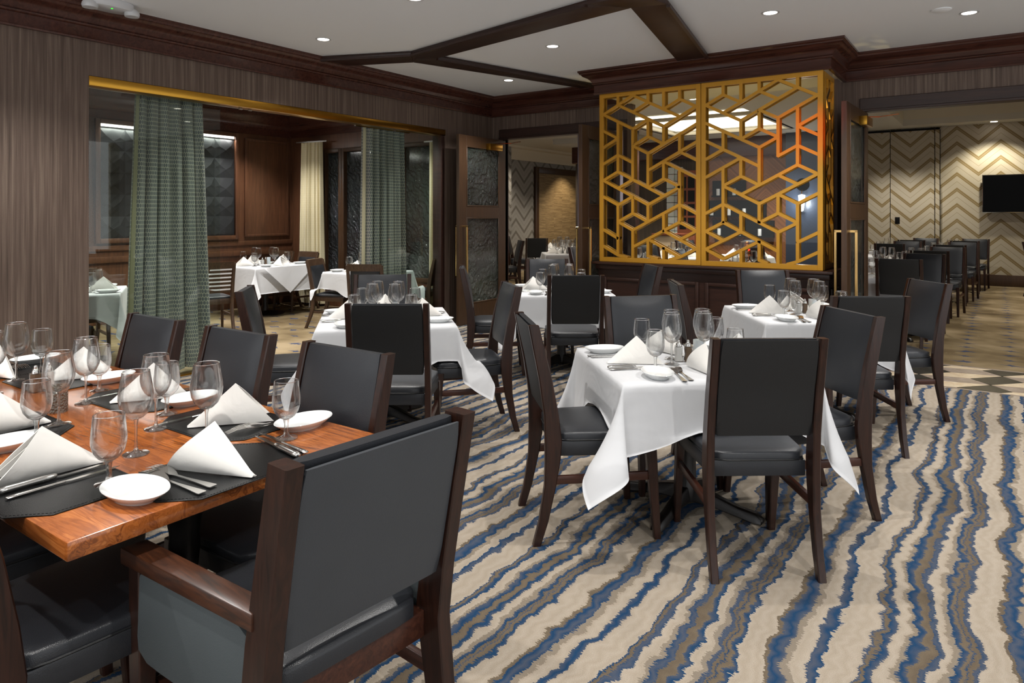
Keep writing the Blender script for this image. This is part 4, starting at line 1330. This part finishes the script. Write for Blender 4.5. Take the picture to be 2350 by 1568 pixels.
# red lamp out of view in the room, inferred from the screen's orange tint
rl = spot(-.3, 5.2, 2.96, 240, ang=19, col=(1, .1, .03), r=.03, blend=1)
rl.name = 'red_accent_lamp'
rl.rotation_euler = (Vector((-1.55, 6.93, 2.12)) - Vector((-.3, 5.2, 2.96))).to_track_quat('-Z', 'Y').to_euler()
for (px_, y_) in ((-2.9, 7.3), (-1.75, 7.3)):
    spot(px_, y_, .95, 26, ang=110, col=(1, .74, .3)).rotation_euler = (math.radians(150), 0, 0)

# ---------------------------------------------------------------- banquet room beyond the tiled passage
YF = 16.5
struct(MB().box(-2.6, 5, YF, YF + .1, 0, 3.3), 'wall_banquet_end', 'chevron_paper', smooth=0)
struct(MB().box(-2.6, 5, YF - .03, YF, 0, .22), 'baseboard_banquet', 'door_wood', bevel=.005, smooth=30)
struct(MB().box(5, 5.1, YB, YF, 0, 3.3), 'wall_banquet_side', 'chevron_paper', smooth=0)
struct(MB().box(-2.6, -1.55, YB + .12, YF, 3.18, 3.3).box(-1.55, 5, 15.95, YF, 3.18, 3.3).box(-1.55, 5, YB + .12, 9.5, 3.18, 3.3), 'ceiling_banquet_border', 'soffit_paint', smooth=0)
struct(MB().box(-1.7, 5, 9.4, 16.1, 3.5, 3.55).box(-1.6, -1.55, 9.5, 15.95, 3.3, 3.5).box(-1.6, 5, 15.95, 16.0, 3.3, 3.5).box(-1.6, 5, 9.45, 9.5, 3.3, 3.5), 'ceiling_banquet_tray', 'cream_paint', smooth=0)
xa_, _ = -1.80, 0
t = thing('air_vent', (-1.88, 12.2, 3.18), 0, 'slotted linear air vent in the pale border ceiling beyond the passage', 'vent')
for k in range(3): MB().box(-.03 + k * .06, -.0 + k * .06, -.9, .9, -.004, .002).build('slot', 'black', t)
for k, (x0_, x1_) in enumerate([(-2.35, -1.84), (-1.83, -1.04), (-1.03, -.95)]):
    t = thing('folding_wall_panel', (x0_, YF - .05, 0), 0, ['chevron folding partition panel nearest the door leaf', 'wide chevron folding partition panel with a black finger plate', 'narrow chevron filler post beside the folding partition'][k], 'partition panel')
    MB().box(0, x1_ - x0_, 0, .05, .02, 3.12).build('panel', 'chevron_paper', t, bevel=.002, segs=1)
    MB().box(0, x1_ - x0_, -.002, .05, 3.12, 3.16).build('head_track', 'black', t)
    MB().box(x1_ - x0_, x1_ - x0_ + .008, -.004, .05, .02, 3.12).build('edge_seal', 'black', t)
    if k == 1: MB().box(.08, .17, -.006, 0, 1.2, 1.34).build('finger_plate', 'black', t, bevel=.003)
t = thing('television', (-.24, YF - .12, 0), 0, 'black wall-mounted television on the chevron wall', 'television')
MB().box(0, 1.32, 0, .05, 1.43, 2.17).build('casing', 'steel', t, bevel=.004)
MB().box(.012, 1.308, -.004, 0, 1.445, 2.158).build('screen', 'tv_screen', t)
MB().box(.3, 1.0, .05, .115, 1.6, 2.0).build('wall_bracket', 'black', t)
tag(MB().lathe([(0, -.004), (.055, -.004), (.06, 0), (0, 0)], 20, (-.05, 16.2, 3.18)).build('accent_downlight', 'lamp_lens'), 'bright accent downlight close to the chevron wall above the television', 'ceiling light')

# ================================================================== FURNITURE
ZT = .69

def table_frame(cx, cy, rz, w, d, label, group, zt=ZT, disc=False):
    t = thing('dining_table', (cx, cy, 0), rz, label, 'table', group)
    MB().box(-w / 2 + .003, w / 2 - .003, -d / 2 + .003, d / 2 - .003, zt - .035, zt - .004).build('tabletop', 'cast_iron', t)
    MB().lathe([(0, .03), (.05, .03), (.05, .1), (.042, .12), (.042, .56), (.06, .6), (.15, .64), (.15, zt - .036), (0, zt - .036)], 20).build('column', 'cast_iron', t, smooth=40)
    if disc:
        MB().lathe([(0, 0), (.26, 0), (.26, .012), (.2, .03), (.05, .05), (0, .05)], 36).build('base_disc', 'cast_iron', t, smooth=40)
    else:
        for k in range(4):
            a = PI / 4 + k * PI / 2
            d_ = Vector((math.cos(a), math.sin(a), 0))
            f_ = MB()
            rings = []
            s = Vector((-d_.y, d_.x, 0))
            for r, z0, z1, hw_ in [(.0, .03, .11, .035), (.12, .03, .085, .03), (.25, .012, .05, .028), (.33, .0, .042, .03), (.36, 0, .02, .026)]:
                p = d_ * r
                rings.append([(p + s * hw_) + Vector((0, 0, z0)), (p - s * hw_) + Vector((0, 0, z0)), (p - s * hw_ * .7) + Vector((0, 0, z1)), (p + s * hw_ * .7) + Vector((0, 0, z1))])
            f_.loft(rings).build('foot', 'cast_iron', t, bevel=.004, segs=1, smooth=40)
    return t

def cloth(cx, cy, rz, w, d, drop, chairs, label, group, zt=ZT, seed=0, n=56, hm=.42, name='tablecloth'):
    rnd = random.Random(seed)
    ph = [rnd.random() * 6.28 for _ in range(8)]
    hmk = [k_ * (.9 + .2 * rnd.random()) for k_ in (hm if isinstance(hm, tuple) else (hm,) * 4)]
    swing = [(.3 * (rnd.random() - .5)) for _ in range(4)]
    # non-uniform sampling: dense in the drops
    def axis(half):
        q = []
        k1 = 17
        for i in range(k1): q.append(-(half + drop) + drop * i / k1)
        k2 = 14
        for i in range(k2 + 1): q.append(-half + 2 * half * i / k2)
        for i in range(1, k1 + 1): q.append(half + drop * i / k1)
        return q
    A, B = axis(w / 2), axis(d / 2)
    r0 = .012
    corner = False
    ca, sa = math.cos(-rz), math.sin(-rz)
    loc_ch = []
    for (x_, y_, r_) in chairs:
        dx, dy = x_ - cx, y_ - cy
        loc_ch.append((dx * ca - dy * sa, dx * sa + dy * ca, r_ - rz))
    def fn(a, b):
        nonlocal corner
        p, q = abs(a) - w / 2, abs(b) - d / 2
        corner = p > 0 and q > 0
        sx, sy = (1 if a > 0 else -1), (1 if b > 0 else -1)
        if p <= 0 and q <= 0:
            return Vector((a, b, zt + .0015 * math.sin(9 * a + ph[0]) * math.sin(8 * b + ph[1]) * 0))
        if q <= 0 or p <= 0:
            v = p if q <= 0 else q
            along = b if q <= 0 else a
            L = d if q <= 0 else w
            e = max(0, 1 - (abs(along) / (L / 2)) ** 6)
            wav = .016 * math.sin(along * 9 + ph[2 if q <= 0 else 3]) * (v / drop) ** 1.5 * e
            out = .05 * v + wav + min(v, r0) * .5
            z = zt - v * .995 + .004 * min(1, v / r0)
            if q <= 0: return Vector((sx * (w / 2 + out), b, z))
            return Vector((a, sy * (d / 2 + out), z))
        rho = math.hypot(p, q); phi = math.atan2(q, p)
        ci = (0 if sx > 0 else 1) + (0 if sy > 0 else 2)
        h = hmk[ci] * math.sin(2 * phi) ** .75
        h += .05 * math.sin(6 * phi + ph[4]) * math.sin(2 * phi)
        wd = .22 * math.sin(4 * phi) + swing[ci] * math.sin(2 * phi) ** 2
        D = Vector((sx, sy, 0)) / math.sqrt(2); T = Vector((sx, -sy, 0)) / math.sqrt(2)
        k = rho * min(1, .35 + rho / drop * .65)
        off = D * (h * k) + T * (wd * k)
        base = Vector((sx * (w / 2 + .05 * p * 1 + min(p, r0) * .5), sy * (d / 2 + .05 * q + min(q, r0) * .5), 0))
        z = zt - rho * math.sqrt(max(.2, 1 - (h * h + wd * wd) * .8)) * .98
        return base + off + Vector((0, 0, max(z, .03)))
    pts = []
    for a in A:
        for b in B:
            v = fn(a, b)
            if v.z < .51:
                for (x_, y_, r_) in loc_ch:
                    c_, s_ = math.cos(-r_), math.sin(-r_)
                    lx, ly = (v.x - x_) * c_ - (v.y - y_) * s_, (v.x - x_) * s_ + (v.y - y_) * c_
                    dist = math.hypot(max(0, abs(lx) - .235), max(0, ly - .26, -.215 - ly))
                    rad = .2 if not corner else .05 + .15 * max(0, 1 - min(abs(a) - w / 2, abs(b) - d / 2) / .05)
                    if dist < rad:
                        wt = (1 - dist / rad) ** 1.6
                        top = .493 - .022 * min(1, max(abs(lx) / .23, abs(ly - .02) / .24)) ** 4
                        if v.z < top: v = v + Vector((0, 0, (top - v.z) * wt))
            pts.append(v)
    mb = MB()
    nb = len(B)
    mb.v = [tuple(v) for v in pts]
    for i in range(len(A) - 1):
        for j in range(nb - 1):
            k = i * nb + j
            mb.f.append((k, k + nb, k + nb + 1, k + 1))
    o = mb.build(name, 'linen', smooth=75)
    # hem thickness: a second sheet 2 mm inside, joined along the border
    me = o.data
    sg = -1 if me.polygons[len(me.polygons) // 2].normal.z > 0 else 1
    top_ = [v.co.copy() for v in me.vertices]; low_ = [v.co + v.normal * (.002 * sg) for v in me.vertices]
    fs = [tuple(p.vertices) for p in me.polygons]; n0 = len(top_); na = len(A)
    if sg == 1: fs = [tuple(reversed(f_)) for f_ in fs]
    ring = [i * nb for i in range(na)] + [(na - 1) * nb + j for j in range(1, nb)] + [i * nb + nb - 1 for i in range(na - 2, -1, -1)] + [j for j in range(nb - 2, 0, -1)]
    allf = fs + [tuple(k + n0 for k in reversed(f_)) for f_ in fs] + [(ring[k], ring[(k + 1) % len(ring)], ring[(k + 1) % len(ring)] + n0, ring[k] + n0) for k in range(len(ring))]
    me.clear_geometry(); me.from_pydata([tuple(v) for v in top_ + low_], [], allf)
    for p in o.data.polygons: p.use_smooth = True
    place(o, (cx, cy, .0012), rz)
    return tag(o, label, 'tablecloth', group)

def loc2w(cx, cy, rz, x, y):
    return (cx + x * math.cos(rz) - y * math.sin(rz), cy + x * math.sin(rz) + y * math.cos(rz))

def setting(ex, ey, rz, where, zt=ZT, level=3, seed=0, tg='', mirror=False):
    """one cover in the diner's frame: origin at table edge, +y towards the table centre. level 3 full, 2 without cutlery, 1 glasses and napkin"""
    rnd = random.Random(seed)
    j = lambda a=.006: (rnd.random() - .5) * 2 * a
    z = zt + .003
    def P_(x, y): return loc2w(ex, ey, rz, x, y)
    x, y = P_(0 + j(), .175 + j())
    dup(napkins[seed % 3], (x, y, z), rz + (rnd.random() - .5) * .5 + (PI if rnd.random() < .5 else 0), 'white folded pyramid napkin ' + where, 'napkin', 'folded napkins ' + tg)
    x, y = P_(.165 + j(), .225 + j()); dup(goblet0, (x, y, z), rnd.random(), 'short-stemmed water goblet ' + where, 'glass', 'water goblets ' + tg)
    x, y = P_(.06 + j(), .345 + j()); dup(wine0, (x, y, z), rnd.random(), 'tall wine glass ' + where, 'glass', 'wine glasses ' + tg)
    if level >= 2:
        x, y = P_(-.26 + j(), .105 + j()); dup(plate0, (x, y, z), rz + j(.1), 'white oval bread plate ' + where, 'plate', 'bread plates ' + tg)
    if level >= 3:
        x, y = P_(.115, .15 + j()); dup(steak0, (x, y, z), rz + j(.04), 'fat-handled steak knife ' + where, 'knife', 'steak knives ' + tg)
        x, y = P_(.145, .145 + j()); dup(knife0, (x, y, z), rz + j(.04), 'slim table knife ' + where, 'knife', 'table knives ' + tg)
        x, y = P_(-.13, .15 + j()); dup(fork0, (x, y, z), rz - .12 + j(.04), 'fork beside the napkin ' + where, 'fork', 'forks ' + tg)
        x, y = P_(-.158, .145 + j()); dup(fork0, (x, y, z), rz - .12 + j(.04), 'fork beside the bread plate ' + where, 'fork', 'forks ' + tg)

def centre(cx, cy, rz, tname, zt=ZT, spread=1.0):
    z = zt + .003
    x, y = loc2w(cx, cy, rz, -.045, -.005); dup(salt0, (x, y, z), rz, 'glass salt shaker with chrome cap on the ' + tname, 'salt shaker', 'salt shakers')
    x, y = loc2w(cx, cy, rz, 0, -.012); dup(pepper0, (x, y, z), rz, 'glass pepper shaker with chrome cap on the ' + tname, 'pepper shaker', 'pepper shakers')
    x, y = loc2w(cx, cy, rz, .06, 0); dup(votive0, (x, y, z), 0, 'white frosted votive cylinder on the ' + tname, 'candle holder', 'votive holders')

def chair_at(proto, top_mid, face, label, cat='chair', group=None, back=.31):
    """chair whose back-top midpoint is at top_mid (world), facing unit vector face"""
    fx, fy = face; n_ = math.hypot(fx, fy); fx, fy = fx / n_, fy / n_
    x, y = top_mid[0] + back * fx, top_mid[1] + back * fy
    rz = ang(fx, fy)
    dup(proto, (x, y, 0), rz, label, cat, group)
    return (x, y, rz)

def Wd(a):     # unit vector at a degrees from the +x axis turned by the 35 degree room skew
    a = math.radians(a) + YAW
    return (math.cos(a), math.sin(a))

def white_table(cam_rf, deg, w, d, tname, chairs, drop=.35, seed=0, level=3, hm=.42, disc=False, zt=ZT, world=False, sides=('near', 'far', 'glass', 'passage'), overlay=False, frame=True, ctr=True):
    cx, cy = cam_rf if world else W(*cam_rf)
    rz = math.radians(deg) + (0 if world else YAW)
    table_frame(cx, cy, rz, w, d, 'black pedestal base under the ' + tname, 'clothed pedestal tables', zt, disc)
    cloth(cx, cy, rz, w, d, drop, chairs, 'white tablecloth draped over the ' + tname, 'white tablecloths', zt, seed, hm=hm)
    tg = 'on the ' + tname
    desc = {'near': 'before the back-turned chair, ', 'far': 'at the camera-facing chair, ', 'glass': 'at the glass-wall side, ', 'passage': 'at the passage side, '}
    geo = {'near': (0, -d / 2, 0), 'far': (0, d / 2, PI), 'glass': (-w / 2, 0, -PI / 2), 'passage': (w / 2, 0, PI / 2)}
    for k, s in enumerate(sides):
        ox, oy, r_ = geo[s]
        ex, ey = loc2w(cx, cy, rz, ox, oy)
        setting(ex, ey, rz + r_, desc[s] + tname, zt, level, seed * 4 + k, tg)
    if ctr: centre(cx, cy, rz, tname, zt)
    return cx, cy, rz

G = 'padded dining chairs around the white tables'
T1N, T2N, T3N, T4N = 'front white table', 'white table by the glass wall', 'white table before the double doors', 'white table by the gold screen'
# ---- front white table
c1 = [chair_at(chair0, W(.975, 2.615), Wd(91), 'dark leather dining chair turned away at the ' + T1N, group=G),
      chair_at(chair0, W(.05, 3.13), Wd(8), 'dark leather dining chair at the glass-wall side of the ' + T1N, group=G),
      chair_at(chair0, W(.74, 4.03), Wd(-78), 'dark leather dining chair facing the camera at the ' + T1N, group=G),
      chair_at(chair0, W(1.665, 3.38), Wd(189), 'dark leather dining chair at the passage side of the ' + T1N, group=G)]
white_table((.845, 3.344), 8.5, .89, .80, T1N, c1, seed=1, hm=(.25, .3, .18, .36))
# ---- table by the glass wall
c2 = [chair_at(chair0, W(-.657, 3.63), Wd(90), 'dark leather dining chair turned away at the ' + T2N, group=G),
      chair_at(chair0, W(-1.71, 4.40), Wd(11), 'dark leather chair backing onto the glass wall, ' + T2N, group=G),
      chair_at(chair0, W(-1.014, 5.44), Wd(-82), 'dark leather dining chair facing the camera at the ' + T2N, group=G),
      chair_at(chair0, W(.007, 4.68), Wd(194), 'dark leather dining chair at the carpet-aisle side of the ' + T2N, group=G)]
white_table((-.865, 4.75), 11.5, .87, .92, T2N, c2, seed=2, hm=(.3, .3, .46, .3))
# ---- table before the double doors
c3 = [chair_at(chair0, W(.494, 5.34), Wd(90), 'dark leather dining chair turned away at the ' + T3N, group=G),
      chair_at(chair0, W(-.46, 6.2), Wd(3), 'dark leather chair beside the open door leaf, ' + T3N, group=G),
      chair_at(chair0, W(.37, 7.33), Wd(-89), 'dark leather dining chair facing the camera at the ' + T3N, group=G),
      chair_at(chair0, W(1.315, 6.42), Wd(188), 'dark leather dining chair nearest the screen cabinet, at the ' + T3N, group=G)]
white_table((.46, 6.46), 1.5, .86, .86, T3N, c3, seed=3)
# ---- table by the gold screen
c4 = [chair_at(chair0, W(2.058, 3.965), Wd(88), 'dark leather dining chair turned away at the ' + T4N, group=G),
      chair_at(chair0, W(1.124, 4.82), Wd(-4), 'dark leather dining chair at the glass-wall side of the ' + T4N, group=G),
      chair_at(chair0, W(2.11, 5.86), Wd(-90), 'dark leather dining chair facing the camera at the ' + T4N, group=G),
      chair_at(chair0, W(2.95, 4.88), Wd(183), 'dark leather dining chair nearest the tiled threshold, at the ' + T4N, group=G)]
white_table((2.09, 4.955), 0, .87, .88, T4N, c4, seed=4, hm=(.25, .3, .14, .3))

# ---- walnut table
ZW = .71
WX0, WX1, WY0, WY1 = -3.72, -1.598, .655, 1.54
WN = 'walnut table'
t = thing('walnut_table', ((WX0 + WX1) / 2, (WY0 + WY1) / 2, 0), 0, 'long glossy walnut stave-topped dining table set with black placemats', 'table')
hx, hy = (WX1 - WX0) / 2, (WY1 - WY0) / 2
MB().box(-hx, hx, -hy, hy, ZW - .042, ZW).build('tabletop', 'walnut', t, bevel=.004, segs=2, smooth=30)
for s in (-1, 1):
    MB().lathe([(0, .04), (.055, .04), (.045, .08), (.04, .14), (.036, .4), (.042, .46), (.04, .5), (.05, .56), (.07, .6), (.06, .62), (.08, .65), (.11, .66), (.11, ZW - .043), (0, ZW - .043)], 22, (s * .64 + .13, -.02, 0)).build('pedestal', 'cast_iron', t, smooth=40)
    MB().lathe([(0, 0), (.165, 0), (.165, .012), (.12, .03), (.05, .05), (0, .05)], 32, (s * .64 + .13, -.02, 0)).build('base_disc', 'cast_iron', t, smooth=40)
GW = 'padded dining chairs along the walnut table'
for x_, lb in ((-1.885, 'closest to the armchair'), (-2.52, 'in the middle'), (-3.17, 'furthest from the armchair')):
    chair_at(chair0, (x_, 1.685), (0, -1), 'dark leather dining chair on the aisle side of the walnut table, ' + lb, group=GW)
for x_, lb in ((-1.87, 'cropped, next to the armchair'), (-2.44, 'tucked deep under the board')):
    chair_at(chair0, (x_, .47), (0, 1), 'dark leather chair on the camera side of the walnut table, ' + lb, group=GW)
dup(arm0, (-1.39, 1.085, 0), ang(-1, .095), 'dark leather armchair with wooden arms at the head of the walnut table', 'armchair')

def put(proto, px, py, rz, label, cat, group=None, z=ZW, dz=0.0, zl=0.0):
    x, y = at(px, py, z + dz)
    return dup(proto, (x, y, z + zl), rz, label + ' on the ' + WN, cat, group)
E_, N_, W_, S_ = -PI / 2, 0, PI / 2, PI
matg = 'black leather placemats on the walnut table'
mats = [(505, 1078, W_, 'before the armchair'), (518, 970, S_, 'before the aisle-side chair next to the armchair'), (330, 914, S_, 'before the middle aisle-side chair'), (132, 872, S_, 'before the far aisle-side chair'),
        (112, 1112, N_, 'with two knives at the camera side'), (8, 988, N_, 'cut by the photo edge, camera side'), (12, 853, E_, 'at the far head of the board')]
for px, py, rz, lb in mats:
    put(mat0, px, py, rz, 'black stitched leather placemat ' + lb, 'placemat', matg, zl=.0004)
nk = 'folded white napkins on the walnut table'
for k, (px, py, rz, lb) in enumerate([(500, 1080, W_ + .15, 'before the armchair'), (532, 972, S_ - .5, 'on the mat next to the armchair corner'), (345, 915, S_ - .3, 'before the middle aisle-side chair'), (185, 868, S_ - .3, 'before the far aisle-side chair'),
                                      (108, 1090, N_ - .25, 'beside two knives'), (2, 992, N_ - .2, 'cut by the photo edge'), (2, 862, E_, 'at the far head')]):
    put(napkins[k % 3], px, py, rz + (PI if k in (0,) else 0), 'white folded pyramid napkin ' + lb, 'napkin', nk, zl=.0035)
pg = 'white bread plates on the walnut table'
for px, py, lb, pr_ in [(310, 1142, 'between armchair mat and two-knife mat', W_), (697, 980, 'at the armchair corner', S_), (437, 926, 'between the first and second aisle-side mats', S_), (250, 876, 'between the second and third aisle-side mats', S_), (82, 832, 'at the far end by the wallpaper', S_), (18, 1030, 'half hidden by the two-knife napkin', N_)]:
    put(plate0, px, py, pr_, 'white oval bread plate ' + lb, 'plate', pg, zl=.0005)
wg = 'tall wine glasses on the walnut table'
for px, py, lb in [(37, 874, 'before the wallpaper'), (197, 926, 'overlapping the third napkin'), (358, 985, 'beside the middle water goblet'), (312, 1043, 'in front of the middle placemat'), (135, 975, 'beside the votive'), (474, 1015, 'rising behind the armchair napkin'), (-18, 905, 'cut by the photo edge')]:
    put(wine0, px, py, 0, 'tall clear wine glass ' + lb, 'glass', wg, zl=.0005)
gg_ = 'water goblets on the walnut table'
for px, py, lb in [(657, 1007, 'at the armchair corner'), (383, 951, 'behind the middle wine glass'), (228, 897, 'by the third bread plate'), (96, 849, 'by the far bread plate'), (250, 1112, 'next to the two-knife placemat'), (84, 1008, 'behind the two-knife napkin')]:
    put(goblet0, px, py, 0, 'short-stemmed water goblet ' + lb, 'glass', gg_, zl=.0005)
fg = 'cutlery on the walnut table'
for px, py, rz, pr, lb, ct in [(405, 1098, W_ + .1, fork0, 'dinner fork nearer the armchair napkin', 'fork'), (385, 1110, W_ + .05, fork0, 'dinner fork nearer the armchair bread plate', 'fork'),
                               (632, 1030, W_ - .15, steak0, 'fat-handled steak knife before the armchair', 'knife'), (648, 1022, W_ - .1, knife0, 'slim table knife before the armchair', 'knife'),
                               (130, 1102, N_, steak0, 'fat-handled steak knife of the two-knife mat', 'knife'), (150, 1112, N_, knife0, 'slim table knife of the two-knife mat', 'knife'),
                               (612, 978, S_ - .2, fork0, 'dinner fork near the corner plate', 'fork'), (600, 985, S_ - .2, fork0, 'dinner fork near the corner napkin', 'fork'),
                               (440, 962, S_, knife0, 'slim table knife under the corner goblet setting', 'knife'), (270, 908, S_, knife0, 'slim table knife before the middle aisle-side chair', 'knife'),
                               (390, 905, S_, fork0, 'dinner fork before the middle aisle-side chair', 'fork'),
                               (20, 845, E_, fork0, 'dinner fork at the far head', 'fork'), (38, 842, E_, fork0, 'second dinner fork at the far head', 'fork'),
                               (45, 1000, N_, knife0, 'slim table knife next to the cut napkin', 'knife')]:
    put(pr, px, py, rz, lb, ct, fg, zl=.0038)
cv = MB().lathe([(0, 0), (.032, 0), (.033, .002), (.033, .09), (.030, .09), (.030, .008), (0, .008)], 28).build('votive_holder', 'votive_crackle', smooth=40)
x, y = at(131, 944, ZW); place(cv, (x, y, ZW), 0); tag(cv, 'crackled glass votive cylinder on the walnut table', 'candle holder')
put(pepper0, 82, 900, .2, 'glass pepper shaker with chrome cap', 'pepper shaker', 'pepper shakers')
put(salt0, 112, 893, .2, 'glass salt shaker with chrome cap', 'salt shaker', 'salt shakers')

# ---- private room tables
GP = 'curved wooden chairs of the private room'
LA = (-8.45, 6.0)
ca = [chair_at(club0, (-7.62, 6.55), (-1, .05), 'curved wooden chair at the private square table, third in from the slatted chair', group=GP, back=.3) if False else None]
ca = [chair_at(slat0, W(-3.42, 8.05), Wd(128), 'ladder-back wooden chair seen through the glass panel edge', group=GP, back=.3),
      chair_at(club0, (-8.98, 6.76), (0, -1), 'curved wooden chair near the wall panel in the private room', group=GP, back=.3),
      chair_at(club0, (-8.47, 6.80), (.05, -1), 'curved wooden chair near the cream curtain in the private room', group=GP, back=.3)]
white_table(LA, 90, 1.0, 1.0, 'private-room table under the lit panel', ca, world=True, seed=5, level=2, disc=True, hm=.3)
# overlay cloth corner on that table
ov = MB()
def ovf(i, j):
    # triangular flap hanging on the camera side (+x)
    y_ = (-.42 + .84 * i); dpt = (1 - abs(2 * i - 1)) * .36
    return (.5 + .03 + .012 + .02 * j, y_, ZT + .003 - dpt * j)
ov.grid(ovf, 24, 8)
o = ov.build('overlay_cloth', 'linen', smooth=60); place(o, (LA[0], LA[1], 0), 0); tag(o, 'triangular white overlay corner hanging on the private-room tablecloth', 'tablecloth', 'white tablecloths')
cb = [chair_at(club0, W(-2.50, 8.7), Wd(-12), 'curved wooden chair with its side to the camera between the two private tables', group=GP, back=.3),
      chair_at(club0, W(-1.66, 7.75), Wd(85), 'curved wooden chair hidden behind the narrow curtain', group=GP, back=.3),
      chair_at(club0, W(-.93, 9.0), Wd(170), 'curved wooden chair beyond the glass at the textured window', group=GP, back=.3)]
white_table((-6.42, 6.05), 92, .78, .78, 'private-room table behind the narrow curtain', cb, world=True, seed=6, level=2, hm=.3)
cc = [chair_at(club0, (-6.35, 2.35), (-.55, .8), 'curved wooden chair seen through glass beside the wallpaper', group=GP, back=.3),
      chair_at(club0, (-7.75, 3.25), (1, -.2), 'curved wooden chair behind the dim table at the wallpaper edge', group=GP, back=.3)]
white_table((-6.95, 2.9), 60, .8, .8, 'dim private-room table', cc, world=True, seed=7, level=2, hm=.3)

# ---- banquet tables beyond the passage
GB = 'padded chairs of the banquet tables'
ordn = ['first', 'second', 'third', 'fourth']
for k in range(4):
    yb_ = [8.30, 10.45, 12.6, 14.6][k]; xb_ = [-.85, -.72, -.60, -.47][k]
    tn = ordn[k] + ' banquet table'
    tw_ = (.54, .96, 1.4, 1.65)[k]
    cx_, cy_ = xb_ + .10 - tw_ / 2, yb_ + .68
    ch = []
    for q, dx in enumerate((0, -.82)[:1 if k < 2 else 2]):
        wh = ('aisle end' if q == 0 else 'inner end')
        ch.append(chair_at(chair0, (xb_ + dx, yb_), (0, 1), 'dark chair backing onto the passage, ' + wh + ' of the ' + tn, group=GB))
        ch.append(chair_at(chair0, (xb_ + dx + .14, yb_ + 1.32), (-.12, -1), 'dark chair facing the passage, ' + wh + ' of the ' + tn, group=GB))
    table_frame(cx_, cy_, 0, tw_, .78, 'black pedestal table, ' + tn, 'clothed pedestal tables')
    cloth(cx_, cy_, 0, tw_, .78, .33, ch, 'white tablecloth on the ' + tn, 'white tablecloths', seed=20 + k, hm=(.16, .16, .16, .16))
    for q, dx in enumerate((tw_ / 2 - .3, -tw_ / 2 + .3)[:1 if k < 1 else 2]):
        for s_ in (0, 1):
            setting(cx_ + dx, cy_ + (-.39 if s_ == 0 else .39), 0 if s_ == 0 else PI, ('near edge, ' if s_ == 0 else 'far edge, ') + ('aisle end of the ' if q == 0 else 'inner end of the ') + tn, ZT, 2, 30 + k * 4 + q * 2 + s_, 'on the banquet tables')
    centre(cx_, cy_, 0, tn)
chair_at(chair0, (.42, 14.9), (.9, -.3), 'dark dining chair cut by the photo edge beneath the television', group=GB)

# ---- tables seen through the double doors
GD = 'padded chairs beyond the double doors'
tn = 'white table beyond the double doors'
ch = [chair_at(chair0, (-7.42, 11.45), Wd(92), 'black dining chair turned away at the ' + tn, group=GD),
      chair_at(chair0, (-7.2, 13.3), Wd(-88), 'black dining chair facing the camera at the ' + tn, group=GD),
      chair_at(chair0, W(1.30, 13.5), Wd(185), 'black dining chair next to the door handle at the ' + tn, group=GD),
      chair_at(chair0, W(-.12, 14.7), Wd(-10), 'black dining chair seen side-on next to the chevron column', group=GD),
      chair_at(chair0, W(.18, 12.5), Wd(190), 'black dining chair leaning towards the chevron column', group=GD)]
white_table((-7.35, 12.35), 38, .88, .88, tn, ch, world=True, seed=8, level=2, hm=.3)
white_table((-6.45, 10.9), 38, .78, .78, 'second table beyond the doors', [], world=True, seed=9, level=1, hm=.3)

# ---- tables behind the gold screen
GS = 'dining chairs behind the gold screen'
for k, (x_, y_, nm) in enumerate([(-4.15, 8.9, 'table behind the gold screen'), (-2.6, 9.0, 'white table behind the screen corner'), (-4.4, 11.1, 'table amid the bar area'), (-3.5, 12.0, 'white table before the candle wall')]):
    ch = [chair_at(chair0, (x_ - .25, y_ + .98), Wd(-60), 'dark dining chair beyond the ' + nm, group=GS)]
    if k != 3: ch += [chair_at(chair0, (x_ - .9, y_ - .1), Wd(-30), 'dark dining chair at the divider side of the ' + nm, group=GS)]
    white_table((x_, y_), 20, .8, .8, nm, ch, world=True, seed=10 + k, level=1, hm=.3, ctr=False)
# copper lamps standing on the bar tables
for k, (x_, y_, z_) in enumerate([(-4.15, 8.9, ZT), (-2.6, 9.0, ZT), (-3.5, 12.0, ZT)]):
    t = thing('copper_candle_stand', (x_, y_, z_ + .003), k * .7, 'curled copper candle stand behind the lattice, ' + ['just behind the gold screen', 'behind the screen corner', 'before the candle wall'][k], 'candle stand', 'copper candle stands')
    for s in range(3):
        a = s * 2 * PI / 3
        pts = [(math.cos(a) * r, math.sin(a) * r, z) for r, z in [(.075, 0.004), (.07, .01), (.05, .03), (.03, .07), (.015, .12), (.03, .17), (.05, .19)]]
        MB().tube(pts, .004, 6).build('curl', 'copper', t, smooth=60)
    MB().lathe([(0, .17), (.02, .175), (.035, .2), (.03, .23), (.015, .245), (0, .245)], 14).build('bowl', 'copper', t, smooth=50)
    if k == 1: MB().lathe([(0, .245), (.012, .248), (.012, .262), (0, .266)], 10).build('flame', 'red_led', t)
# host stand and small lit notice
t = thing('host_stand', (-5.35, 12.3, 0), 0, 'marble-fronted host stand with a small pale notice behind the lattice', 'stand')
MB().box(0, .55, 0, .4, 0, 1.0).build('body', 'beige_stone', t, bevel=.01)
MB().box(-.02, .57, -.02, .42, 1.0, 1.04).build('counter', 'wine_shelf', t, bevel=.005)
t = thing('notice_frame', (-5.42, 10.35, 0), 0, 'small pale cupboard door on the lavender wall', 'cupboard')
MB().box(0, .04, 0, .45, .55, 1.32).build('frame', 'taupe_stone', t, bevel=.004)
MB().box(.04, .05, .05, .40, .6, 1.27).build('panel', 'cream_paint', t, bevel=.003)

# prototypes never placed
for o in list(C.objects):
    if o.parent is None and o.type == 'EMPTY' and 'label' not in o and o.get('kind') != 'structure':
        for ch in list(o.children_recursive): bpy.data.objects.remove(ch)
        bpy.data.objects.remove(o)
